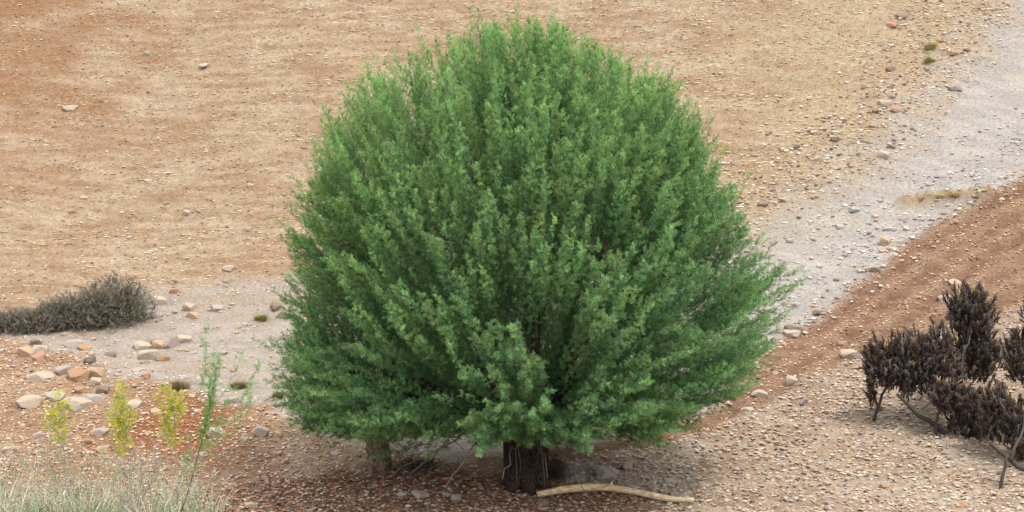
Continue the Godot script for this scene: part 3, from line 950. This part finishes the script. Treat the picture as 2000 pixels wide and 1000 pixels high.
func make_dark_shrubs() -> void:
	mats.dry_tip = plain(Color(0.36, 0.26, 0.14), 0.9)
	mats.black_bark = plain(Color(0.06, 0.052, 0.046), 0.95)
	var finger := finger_mesh()
	# [foot pixel-free: world foot, stems, clumps]
	var z0 := -1.9
	var a0 := Vector3(5.61, 0.20, -2.40)
	var o := thing("dead_shrub", Vector3(a0.x, ground_y(a0.x, a0.z), a0.z), "wide dark dead shrub with a thin bent leg, farthest left of the dark bushes", "shrub", "dark dead shrubs on the gravel bank")
	part("stem", tube_mesh(bent(Vector3(0, -0.06, 0), (-o.position + Vector3(5.90, 0.80, -2.40)), Vector3(-0.04, 0.05, 0), 7, 0.02), taper(0.03, 0.018), mats.black_bark, 8), o)
	part("stem", tube_mesh(bent((-o.position + Vector3(5.90, 0.80, -2.40)), (-o.position + Vector3(6.00, 1.49, -2.40)), Vector3.ZERO, 6, 0.02), taper(0.025, 0.012, 6), mats.black_bark, 7), o)
	part("branch", tube_mesh(bent((-o.position + Vector3(5.66, 0.43, -2.40)), (-o.position + Vector3(5.55, 0.80, -2.40)), Vector3.ZERO, 5, 0.005), taper(0.022, 0.01, 5), mats.black_bark, 6), o)
	part("branch", tube_mesh(bent((-o.position + Vector3(5.91, 0.76, -2.40)), (-o.position + Vector3(6.29, 1.17, -2.40)), Vector3(0, -0.08, 0), 6, 0.01), taper(0.025, 0.012, 6), mats.black_bark, 6), o)
	clump(o, finger, (-o.position + Vector3(5.69, 1.13, -2.40)), Vector3(0.28, 0.34, 0.3), 420, "dead_foliage")
	clump(o, finger, (-o.position + Vector3(6.13, 1.13, -2.40)), Vector3(0.42, 0.46, 0.45), 950, "dead_foliage")
	clump(o, finger, (-o.position + Vector3(6.60, 1.13, -2.40)), Vector3(0.34, 0.5, 0.45), 850, "dead_foliage")
	clump(o, finger, (-o.position + Vector3(5.57, 0.64, -2.40)), Vector3(0.09, 0.16, 0.1), 40, "dead_foliage")

	var b0 := Vector3(6.42, -0.03, -1.70)
	o = thing("dead_shrub", Vector3(b0.x, ground_y(b0.x, b0.z), b0.z), "tall dark dead shrub rising to the highest tip, with a slanting trunk and upright leg", "shrub", "dark dead shrubs on the gravel bank")
	part("stem", tube_mesh(bent(Vector3(0, -0.06, 0), (-o.position + Vector3(6.48, 0.63, -1.70)), Vector3(-0.01, 0, 0), 7, 0.018), taper(0.028, 0.02), mats.black_bark, 8), o)
	part("trunk", tube_mesh(bent((-o.position + Vector3(7.42, -0.27, -1.60)), (-o.position + Vector3(5.88, 0.71, -2.00)), Vector3(-0.02, -0.1, 0), 10, 0.022), taper(0.055, 0.025, 10), mats.black_bark, 9), o)
	part("stem", tube_mesh(bent((-o.position + Vector3(6.53, 0.60, -1.80)), (-o.position + Vector3(7.11, 1.53, -2.60)), Vector3(0.05, 0, 0), 8, 0.015), taper(0.024, 0.011, 8), mats.black_bark, 7), o)
	part("branch", tube_mesh(bent((-o.position + Vector3(6.21, 0.53, -1.75)), (-o.position + Vector3(6.81, 1.01, -1.75)), Vector3.ZERO, 6, 0.01), taper(0.02, 0.01, 6), mats.grey_twig, 6), o)
	clump(o, finger, (-o.position + Vector3(7.17, 1.79, -2.90)), Vector3(0.36, 0.4, 0.36), 800, "dead_foliage")
	clump(o, finger, (-o.position + Vector3(7.28, 1.13, -2.90)), Vector3(0.4, 0.4, 0.36), 800, "dead_foliage")
	clump(o, finger, (-o.position + Vector3(6.60, 0.76, -1.80)), Vector3(0.24, 0.22, 0.3), 360, "dead_foliage")
	clump(o, finger, (-o.position + Vector3(6.97, 0.48, -1.80)), Vector3(0.34, 0.42, 0.35), 850, "dead_foliage")
	clump(o, finger, (-o.position + Vector3(6.72, 0.98, -2.20)), Vector3(0.22, 0.26, 0.3), 330, "dead_foliage")
	clump(o, finger, (-o.position + Vector3(6.86, 0.03, -1.75)), Vector3(0.2, 0.12, 0.2), 190, "dead_foliage")

	var c0 := Vector3(6.84, -0.22, 0.60)
	o = thing("dead_shrub", Vector3(c0.x, ground_y(c0.x, c0.z), c0.z), "dark dead shrub cut off by the frame's right edge, its leg low in the corner", "shrub", "dark dead shrubs on the gravel bank")
	part("stem", tube_mesh(bent(Vector3(0, -0.08, 0), (-o.position + Vector3(6.97, 0.48, 0.40)), Vector3(-0.01, 0, 0), 7, 0.018), taper(0.03, 0.02), mats.black_bark, 8), o)
	part("trunk", tube_mesh(bent((-o.position + Vector3(7.67, 0.00, 0.60)), (-o.position + Vector3(6.78, 0.57, 0.20)), Vector3(0, -0.05, 0), 9, 0.01), taper(0.055, 0.025, 9), mats.black_bark, 9), o)
	part("stem", tube_mesh(bent((-o.position + Vector3(7.00, 0.42, 0.50)), (-o.position + Vector3(7.50, 1.32, -0.60)), Vector3(0.05, 0, 0), 8, 0.015), taper(0.024, 0.011, 8), mats.black_bark, 7), o)
	part("stem", tube_mesh(bent((-o.position + Vector3(7.50, 1.32, -0.60)), (-o.position + Vector3(7.58, 1.58, -1.40)), Vector3(0.05, 0, 0), 8, 0.015), taper(0.02, 0.01, 8), mats.black_bark, 7), o)
	clump(o, finger, (-o.position + Vector3(7.14, 0.74, -1.00)), Vector3(0.26, 0.4, 0.32), 600, "dead_foliage")
	clump(o, finger, (-o.position + Vector3(7.46, 0.62, -0.60)), Vector3(0.32, 0.42, 0.35), 800, "dead_foliage")
	clump(o, finger, (-o.position + Vector3(7.65, 1.47, -1.50)), Vector3(0.3, 0.36, 0.34), 700, "dead_foliage")
	clump(o, finger, (-o.position + Vector3(7.88, 2.08, -1.60)), Vector3(0.22, 0.3, 0.3), 360, "dead_foliage")
	clump(o, finger, (-o.position + Vector3(7.20, -0.12, 0.50)), Vector3(0.2, 0.1, 0.2), 170, "dead_foliage")

# ---------------------------------------------------------------- weeds and tufts

func blade_mesh(n: int, tall: float, spread: float, wide: float) -> ArrayMesh:
	var st := SurfaceTool.new()
	st.begin(Mesh.PRIMITIVE_TRIANGLES)
	st.set_smooth_group(-1)
	for i in n:
		var az := rng.randf() * TAU
		var out := Vector3(cos(az), 0, sin(az))
		var b := out * spread * 0.3 * sqrt(rng.randf())
		var l := tall * rng.randf_range(0.6, 1.1)
		var lean := rng.randf() * spread
		var m := b + Vector3.UP * l * 0.6 + out * lean * 0.4
		var t := b + Vector3.UP * l + out * lean * 1.2
		var s := out.cross(Vector3.UP).rotated(Vector3.UP, rng.randf() * 3.0) * wide * 0.5
		tri(st, b - s, m - s * 0.8, m + s * 0.8)
		tri(st, b - s, m + s * 0.8, b + s)
		tri(st, m - s * 0.8, t, m + s * 0.8)
	st.generate_normals()
	st.set_material(mats.dry)
	return st.commit()

func tuft(x: float, z: float, size: float, tones: Array, label: String, group := "") -> void:
	var t := thing("grass_tuft", Vector3(x, ground_y(x, z), z), label, "grass tuft", group)
	var blades := blade_mesh(60, 1.0, 0.9, 0.03)
	var places: Array[Transform3D] = []
	var tints := PackedColorArray()
	for i in 14:
		var a := rng.randf() * TAU
		var r := sqrt(rng.randf()) * size * 0.4
		places.append(Transform3D(Basis(Vector3.UP, rng.randf() * TAU).scaled(Vector3.ONE * size * rng.randf_range(0.35, 0.6)), Vector3(cos(a) * r, -0.01, sin(a) * r * 0.7)))
		var c: Color = tones[rng.randi() % tones.size()]
		tints.append(c)
	many("blades", blades, places, tints, t).set_meta("kind", "stuff")

func weed(x: float, z: float, size: float, sprig: Mesh, tone: Color, label: String, group := "") -> void:
	var t := thing("weed", Vector3(x, ground_y(x, z), z), label, "weed", group)
	var places: Array[Transform3D] = []
	var tints := PackedColorArray()
	for i in 12:
		var d := (rand_dir() + Vector3.UP * 0.8).normalized()
		places.append(Transform3D(facing(d, rng.randf() * TAU, size * rng.randf_range(2.0, 4.5)), rand_dir() * size * 0.25 * Vector3(1, 0, 1)))
		var c := tone * rng.randf_range(0.7, 1.3)
		c.a = 1.0
		tints.append(c)
	many("leaves", sprig, places, tints, t).set_meta("kind", "stuff")

func make_weeds() -> void:
	var brown := [Color(0.20, 0.15, 0.07), Color(0.13, 0.09, 0.045), Color(0.26, 0.20, 0.09)]
	var olive := [Color(0.22, 0.20, 0.06), Color(0.16, 0.15, 0.05), Color(0.30, 0.27, 0.10)]
	tuft(-5.46, -4.06, 0.30, brown, "wide brown grass tuft above the right-hand yellow flowers")
	tuft(-4.50, -4.30, 0.26, brown, "round dark brown grass tuft in the wash right of the sapling")
	tuft(-4.58, -7.61, 0.24, olive, "olive tuft on the wash near the crown's left edge")
	tuft(-3.80, -3.74, 0.20, brown, "small brown tuft under the crown's left fringe")
	tuft(9.04, -15.15, 0.28, olive, "dark green tuft, upper one of a pair by the track")
	tuft(8.95, -14.65, 0.26, olive, "yellow-green tuft, lower one of a pair by the track")
	# dry grass on the little step that crosses the wash
	var straw := [Color(0.46, 0.36, 0.17), Color(0.38, 0.27, 0.13), Color(0.5, 0.42, 0.24)]
	tuft(7.89, -10.03, 0.13, straw, "straw tuft at the left of the step across the wash", "")
	tuft(8.22, -9.93, 0.15, straw, "straw tuft in the middle of the step across the wash", "")
	tuft(8.47, -9.89, 0.22, straw, "thickest straw tuft of the step across the wash", "")
	tuft(8.91, -9.82, 0.2, straw, "straw tuft at the right end of the step across the wash", "")
	var sprig := sprig_mesh(0.07, 14, 0.028, 0.014, mats.leaf, mats.twig)
	var green := Color(0.07, 0.15, 0.07)
	weed(5.46, -4.92, 0.07, sprig, Color(0.16, 0.26, 0.17), "small blue-green weed on gravel left of the rounded pale rock")
	weed(4.73, -4.31, 0.06, sprig, Color(0.25, 0.32, 0.25), "tiny pale green weed by the white stone on the red strip")
	weed(6.47, -6.62, 0.07, sprig, Color(0.14, 0.22, 0.12), "small green weed alone on the red furrows")
	weed(3.48, -1.84, 0.08, sprig, green, "dark green weed on the red strip below the crown")
	weed(5.29, -2.64, 0.07, sprig, Color(0.30, 0.31, 0.12), "yellowish weed on gravel left of the bent leg")
	var cl := "small green weed in the patch below the dark bushes"
	for p in [[Vector2(6.23, -2.13)], [Vector2(6.02, -1.70)], [Vector2(6.32, -1.80)], [Vector2(5.79, -0.93)], [Vector2(5.89, -0.93)], [Vector2(5.86, -0.34)], [Vector2(6.12, -1.21)], [Vector2(6.52, -1.29)], [Vector2(6.72, -1.34)], [Vector2(5.90, -0.17)], [Vector2(6.42, 0.59)], [Vector2(6.20, 1.36)], [Vector2(6.59, 0.92)], [Vector2(6.88, 0.16)], [Vector2(6.33, -0.06)]]:
		var q: Vector2 = p[0]
		weed(q.x, q.y, rng.randf_range(0.05, 0.09), sprig, green * rng.randf_range(0.7, 1.6), cl, "weeds below the dark bushes")
	var yel := Color(0.62, 0.45, 0.03)
	weed(7.55, -8.74, 0.05, sprig, yel, "small yellow flowering weed at the wash's lower rim")
	weed(9.75, -10.18, 0.05, sprig, yel, "small yellow flowering weed at the frame's right edge")
	# brushwood at the feet of the two trunks
	var dead := sprig_mesh(0.16, 8, 0.03, 0.008, mats.dead, mats.twig, 0.7, 0.004)
	var tn := [Color(0.05, 0.04, 0.03), Color(0.09, 0.065, 0.04), Color(0.03, 0.025, 0.02)]
	var p1 := Vector2(0.60, 0.16)
	mound("dead_brush", Vector3(p1.x, ground_y(p1.x, p1.y), p1.y), Vector3(0.2, 0.32, 0.2), dead, 260, tn, "black-brown dead brush against the right foot of the thick trunk", "brush", "", 10)
	var tn2 := [Color(0.14, 0.11, 0.075), Color(0.2, 0.17, 0.11), Color(0.10, 0.09, 0.06)]
	var p2 := Vector2(-1.37, -0.30)
	mound("dead_brush", Vector3(p2.x, ground_y(p2.x, p2.y), p2.y), Vector3(0.34, 0.24, 0.25), dead, 230, tn2, "low brown dead brush right of the slimmer trunk", "brush", "", 14)

# ---------------------------------------------------------------- plants close to the camera

func stalk(called: String, foot: Vector3, tip: Vector3, r: float, mat: Material, label: String, category: String, group := "") -> Node3D:
	var t := thing(called, foot, label, category, group)
	part("stem", tube_mesh(bent(Vector3(0, -0.05, 0), tip - foot, Vector3(0.02, 0, 0), 8, 0.006), taper(r, r * 0.35, 8), mat, 5), t)
	return t

func make_front_plants() -> void:
	var z := 11.0
	var floret := sprig_mesh(0.07, 18, 0.02, 0.012, mats.leaf, mats.twig, 1.0, 0.0015)
	var yellow := [Color(0.56, 0.50, 0.05), Color(0.62, 0.56, 0.10), Color(0.38, 0.42, 0.12)]
	var pale_stem := plain(Color(0.34, 0.33, 0.22), 0.8)
	var grey_stem := plain(Color(0.30, 0.27, 0.25), 0.9)
	var dark_stem := plain(Color(0.12, 0.13, 0.11), 0.9)
	var flowers := [
		[Vector3(-3.70, 3.04, 11.00), Vector3(-3.70, 4.21, 11.00), [[Vector3(-3.71, 4.10, 11.00), 0.07, 0.14, 170], [Vector3(-3.77, 3.97, 11.00), 0.07, 0.09, 120], [Vector3(-3.70, 3.88, 11.00), 0.04, 0.06, 50]], "short yellow flower stalk, leftmost of the three yellow ones"],
		[Vector3(-3.14, 3.04, 11.00), Vector3(-3.20, 4.30, 11.00), [[Vector3(-3.20, 4.17, 11.00), 0.05, 0.12, 150], [Vector3(-3.23, 4.01, 11.00), 0.08, 0.11, 230], [Vector3(-3.19, 3.86, 11.00), 0.05, 0.12, 170], [Vector3(-3.11, 4.04, 11.00), 0.03, 0.03, 30]], "dense bright yellow flower stalk in the middle of the three yellow ones"],
		[Vector3(-2.79, 3.04, 11.00), Vector3(-2.79, 4.32, 11.00), [[Vector3(-2.80, 4.14, 11.00), 0.09, 0.13, 190], [Vector3(-2.82, 3.94, 11.00), 0.06, 0.14, 210], [Vector3(-2.73, 4.10, 11.00), 0.04, 0.08, 70], [Vector3(-2.84, 4.27, 11.00), 0.02, 0.05, 20]], "bright yellow flower stalk beside the sapling, rightmost of the three"]]
	for f in flowers:
		var foot: Vector3 = f[0]
		foot.y = ground_y(foot.x, foot.z)
		var t := stalk("yellow_flower", foot, f[1], 0.008, grey_stem, f[3], "flower", "yellow flowers in the foreground")
		var places: Array[Transform3D] = []
		var tints := PackedColorArray()
		for c in f[2]:
			for i in int(c[3] * 0.55):
				var d := rand_dir() * pow(rng.randf(), 0.5)
				var p: Vector3 = c[0] - foot + Vector3(d.x * c[1] * 1.6, d.y * c[2] * 1.6, d.z * c[1])
				places.append(Transform3D(facing((rand_dir() + Vector3.UP * 0.5).normalized(), rng.randf() * TAU, rng.randf_range(0.3, 0.75)), p))
				tints.append(yellow[rng.randi() % 3])
		many("blossoms", floret, places, tints, t).set_meta("kind", "stuff")
	# young green sapling with thin upright shoots
	var sprig := sprig_mesh(0.11, 20, 0.022, 0.009, mats.leaf, mats.twig, 0.9, 0.0015)
	var foot := Vector3(-2.76, 3.04, 11.00)
	foot.y = ground_y(foot.x, foot.z)
	var sap := thing("sapling", foot, "thin green sapling with loose upright shoots in the foreground", "sapling")
	var shoots := [
		[Vector3(-2.76, 3.18, 11.00), Vector3(-2.40, 4.53, 11.00), 0.008, 0.035, 1.0, 0.45], [Vector3(-2.58, 4.19, 11.00), Vector3(-2.49, 4.77, 11.00), 0.004, 0.03, 0.6, 0.1],
		[Vector3(-2.71, 3.44, 11.00), Vector3(-2.33, 4.21, 11.00), 0.004, 0.05, 0.45, 0.2], [Vector3(-2.62, 3.66, 11.00), Vector3(-2.14, 4.19, 11.00), 0.004, 0.045, 0.4, 0.3],
		[Vector3(-2.44, 3.84, 11.00), Vector3(-2.06, 4.51, 11.00), 0.003, 0.035, 0.3, 0.5], [Vector3(-2.48, 4.10, 11.00), Vector3(-2.20, 4.58, 11.00), 0.003, 0.03, 0.25, 0.3], [Vector3(-2.75, 3.40, 11.00), Vector3(-2.67, 3.88, 11.00), 0.003, 0.03, 0.4, 0.1]]
	var places: Array[Transform3D] = []
	var tints := PackedColorArray()
	for s in shoots:
		var a: Vector3 = s[0] - foot
		var b: Vector3 = s[1] - foot
		var sag := Vector3(0.03, -0.02, 0)
		part("shoot", tube_mesh(bent(a, b, sag, 8, 0.004), taper(s[2], 0.0015, 8), dark_stem if s[2] > 0.005 else pale_stem, 5), sap)
		var n := int(a.distance_to(b) * 150.0 * s[4])
		for i in n:
			var k := lerpf(s[5], 1.0, rng.randf())
			var p := a.lerp(b, k) + sag * 4.0 * k * (1.0 - k)
			var d := ((b - a).normalized() * 0.7 + rand_dir() * 0.8).normalized()
			places.append(Transform3D(facing(d, rng.randf() * TAU, rng.randf_range(0.35, 0.75)), p + rand_dir() * s[3] * 1.5 * rng.randf()))
			var c := Color(0.13, 0.30, 0.10).lerp(Color(0.27, 0.44, 0.15), rng.randf())
			tints.append(c)
	many("leaves", sprig, places, tints, sap).set_meta("kind", "stuff")
	# bare grey twig shrub
	foot = Vector3(-3.14, 2.97, 10.80)
	foot.y = ground_y(foot.x, foot.z)
	var bare := thing("bare_shrub", foot, "leafless grey twigs forking in front of the red soil", "shrub")
	for s in [[Vector3(-3.14, 2.97, 10.80), Vector3(-3.12, 3.40, 10.80), 0.011], [Vector3(-3.14, 3.22, 10.80), Vector3(-2.99, 3.49, 10.80), 0.010], [Vector3(-2.99, 3.49, 10.80), Vector3(-2.99, 3.74, 10.80), 0.007], [Vector3(-2.99, 3.74, 10.80), Vector3(-2.93, 3.82, 10.80), 0.005], [Vector3(-2.99, 3.74, 10.80), Vector3(-3.03, 3.82, 10.80), 0.004], [Vector3(-3.12, 3.38, 10.80), Vector3(-3.23, 3.46, 10.80), 0.008], [Vector3(-3.23, 3.46, 10.80), Vector3(-3.25, 3.65, 10.80), 0.006], [Vector3(-3.11, 3.40, 10.80), Vector3(-3.09, 3.54, 10.80), 0.006], [Vector3(-3.09, 3.54, 10.80), Vector3(-3.17, 3.76, 10.80), 0.005], [Vector3(-3.17, 3.76, 10.80), Vector3(-3.19, 3.85, 10.80), 0.003], [Vector3(-2.99, 3.49, 10.80), Vector3(-2.92, 3.54, 10.80), 0.004], [Vector3(-3.12, 3.38, 10.80), Vector3(-3.00, 3.46, 10.80), 0.006]]:
		var a: Vector3 = s[0] - foot
		var b: Vector3 = s[1] - foot
		part("twig", tube_mesh(bent(a, b, Vector3(rng.randf_range(-0.01, 0.01), 0, 0), 5, 0.004), taper(s[2], s[2] * 0.7, 5), grey_stem, 6), bare)
	# grey-green scrub that fills the near corner
	var weedy := sprig_mesh(0.2, 16, 0.024, 0.010, mats.dry, grey_stem, 0.9, 0.0022)
	var blades := blade_mesh(14, 0.34, 0.16, 0.006)
	places = []
	tints = PackedColorArray()
	var p2: Array[Transform3D] = []
	var t2 := PackedColorArray()
	var tones := [Color(0.34, 0.38, 0.27), Color(0.24, 0.32, 0.20), Color(0.46, 0.44, 0.35), Color(0.15, 0.22, 0.12), Color(0.38, 0.36, 0.26), Color(0.15, 0.14, 0.11)]
	for i in 3400:
		var x := rng.randf_range(-5.2, -2.2)
		var zz := rng.randf_range(9.0, 12.4)
		var edge := x + (26.0 - zz) * 0.163  # thins out towards its right end
		var tall := 0.72 + 0.35 * broad.get_noise_2d(x * 1.2, zz * 1.2) - 0.12 * smoothstep(-0.35, 0.15, edge)
		if rng.randf() < smoothstep(-0.25, 0.2, edge) + 0.95 * smoothstep(0.2, -0.2, broad.get_noise_2d(x * 2.4, zz * 2.4 + 9.0)): continue
		var y := ground_y(x, zz)
		var c: Color = tones[rng.randi() % tones.size()]
		if i % 11 == 0:
			p2.append(Transform3D(Basis(Vector3.UP, rng.randf() * TAU).scaled(Vector3.ONE * (0.5 + tall * 1.6) * rng.randf_range(0.7, 1.15)), Vector3(x, y, zz)))
			t2.append(c)
		else:
			places.append(Transform3D(facing((Vector3.UP + rand_dir() * 0.9).normalized(), rng.randf() * TAU, rng.randf_range(0.6, 1.0)), Vector3(x, y + rng.randf() * tall * 1.0, zz)))
			tints.append(c)
	var sc := many("scrub", weedy, places, tints, self)
	tag(sc, "grey-green scrub filling the near left corner", "scrub", "", "stuff")
	var gr := many("dry_grass", blades, p2, t2, self)
	tag(gr, "thin pale grass blades rising through the near scrub", "grass", "", "stuff")

# ---------------------------------------------------------------- clods, gravel, straw

func spread(called: String, label: String, category: String, mesh: Mesh, n: int, x0: float, x1: float, z0: float, z1: float, where: String, small: float, big: float, flat: float, tones: Array, aligned := false, stretch := 1.0) -> void:
	var places: Array[Transform3D] = []
	var tints := PackedColorArray()
	for i in n:
		var x := rng.randf_range(x0, x1)
		var z := rng.randf_range(z0, z1)
		if absf(x) > (26.0 - z) * 0.29 + 2.2: continue
		survey(x, z)
		var s := 0.0
		match where:
			"field": s = share_field * (0.35 + 0.65 * clampf(0.5 + 1.4 * broad.get_noise_2d(x * 0.7, z * 1.1 + 30.0), 0, 1))
			"straw": s = share_field * clampf(0.3 + 1.5 * broad.get_noise_2d(x * 0.45 + 9.0, z * 0.8 + 5.0) + 0.04 * x, 0, 1)
			"wash": s = share_wash * clampf(0.12 + 0.9 * clampf(broad.get_noise_2d(x * 0.8, z * 0.8) + 0.1, 0, 1) + 0.6 * smoothstep(1.2, 0.0, bed), 0, 1)
			"plough": s = share_plough * (0.25 + 0.75 * pow(0.5 + 0.5 * sin(furrow * TAU / 0.52 + 1.0), 3.0))
			"bank": s = share_bank * (1.0 - share_litter) * (0.4 + 0.6 * clampf(0.6 + 1.6 * broad.get_noise_2d(x * 0.8 + 3.0, z * 1.4), 0, 1))
			"stony": s = share_stony * (1.0 - share_litter)
			"litter": s = share_litter
			"rubble": s = share_wash * smoothstep(2.6, 0.2, -side(Vector2(x, z), wash_edge)) * clampf(0.35 + 1.3 * broad.get_noise_2d(x * 0.9 + 33.0, z * 0.9), 0, 1)
			"rim": s = smoothstep(0.55, 0.05, absf(side(Vector2(x, z), wash_edge)))
			"margin": s = smoothstep(1.6, 0.2, absf(side(Vector2(x, z), field_edge) + 0.6)) * smoothstep(-1.0, 4.0, x)
		if rng.randf() > s: continue
		var k := rng.randf()
		var size := lerpf(small, big, k * k * k)
		var b := Basis(Vector3.UP, rng.randfn() * 0.35 if aligned else rng.randf() * TAU) * Basis(Vector3.RIGHT, rng.randf_range(-0.3, 0.3))
		b = b * Basis.from_scale(Vector3(size * stretch * rng.randf_range(0.9, 1.5), size * flat * rng.randf_range(0.7, 1.3), size))
		places.append(Transform3D(b, Vector3(x, raised(x, z) + size * flat * 0.16, z)))
		var c: Color = tones[rng.randi() % tones.size()]
		c = c * rng.randf_range(0.85, 1.15) * 0.80
		c.a = 1.0
		tints.append(c)
	var o := many(called, mesh, places, tints, self)
	tag(o, label, category, "", "stuff")

func make_scatter() -> void:
	var peb := stone_mesh(0, Vector3(0.5, 0.5, 0.5), 2, mats.pebble)
	var clod := stone_mesh(0, Vector3(0.5, 0.5, 0.45), 1, mats.straw)
	spread("field_clods", "clods and straw bits strewn all over the beige slope", "clods", clod, 190000, -17, 17, -24, -6.5, "field", 0.01, 0.06, 0.34, [Color(0.52, 0.40, 0.27), Color(0.45, 0.32, 0.21), Color(0.40, 0.26, 0.16), Color(0.60, 0.51, 0.38), Color(0.48, 0.36, 0.24)], true)
	var sliver := stone_mesh(0, Vector3(0.5, 0.5, 0.5), 0, mats.straw)
	spread("field_straw", "pale stubble straw lying in streaks over the beige slope", "straw", sliver, 130000, -17, 17, -24, -6.5, "straw", 0.012, 0.03, 0.45, [Color(0.66, 0.56, 0.40), Color(0.60, 0.48, 0.33), Color(0.72, 0.64, 0.50), Color(0.42, 0.29, 0.18)], true, 4.5)
	spread("wash_pebbles", "fine grey and cream pebbles lying on the pale wash", "pebbles", peb, 70000, -11, 14, -18, 0, "wash", 0.012, 0.06, 0.5, [Color(0.54, 0.49, 0.43), Color(0.46, 0.42, 0.38), Color(0.60, 0.55, 0.49), Color(0.3, 0.27, 0.25), Color(0.5, 0.42, 0.34)])
	spread("furrow_clods", "red clods and pale stones along the furrows", "clods", peb, 110000, 1.5, 14, -14, -1.5, "plough", 0.012, 0.06, 0.5, [Color(0.40, 0.26, 0.175), Color(0.34, 0.2, 0.135), Color(0.28, 0.17, 0.12), Color(0.55, 0.42, 0.28), Color(0.50, 0.35, 0.22)])
	spread("bank_gravel", "loose mixed gravel covering the near right bank", "gravel", peb, 110000, -1, 11, -7.5, 2.4, "bank", 0.012, 0.075, 0.36, [Color(0.47, 0.36, 0.27), Color(0.44, 0.35, 0.29), Color(0.50, 0.42, 0.345), Color(0.36, 0.22, 0.15), Color(0.45, 0.33, 0.235), Color(0.22, 0.165, 0.135), Color(0.46, 0.41, 0.38)])
	spread("red_soil_gravel", "small stones and crumbs on the near left red soil", "gravel", peb, 55000, -10, 1, -7, 2.4, "stony", 0.012, 0.06, 0.5, [Color(0.46, 0.31, 0.20), Color(0.40, 0.23, 0.14), Color(0.56, 0.45, 0.34), Color(0.34, 0.2, 0.125), Color(0.5, 0.43, 0.38)])
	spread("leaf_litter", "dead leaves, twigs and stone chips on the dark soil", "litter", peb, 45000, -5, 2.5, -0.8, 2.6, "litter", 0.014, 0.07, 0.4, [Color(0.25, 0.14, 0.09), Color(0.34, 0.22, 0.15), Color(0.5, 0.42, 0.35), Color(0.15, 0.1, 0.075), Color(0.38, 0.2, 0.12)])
	spread("wash_rubble", "blue-grey rubble along the lower half of the right wash", "rubble", peb, 26000, 2.5, 12, -13, -3, "rubble", 0.015, 0.09, 0.5, [Color(0.34, 0.33, 0.34), Color(0.46, 0.43, 0.41), Color(0.58, 0.54, 0.5), Color(0.24, 0.22, 0.21), Color(0.42, 0.41, 0.42)])
	spread("rim_stones", "chips and cobbles strewn along the wash's lower rim", "gravel", peb, 9000, 2, 13, -15, -2, "rim", 0.02, 0.11, 0.6, [Color(0.30, 0.24, 0.2), Color(0.54, 0.46, 0.36), Color(0.44, 0.28, 0.18), Color(0.46, 0.42, 0.39)])
	spread("margin_stones", "dark and pale chips along the field's stony margin", "gravel", peb, 16000, 2, 13, -18, -7, "margin", 0.02, 0.1, 0.6, [Color(0.22, 0.16, 0.13), Color(0.58, 0.52, 0.45), Color(0.36, 0.24, 0.16), Color(0.46, 0.38, 0.3)])
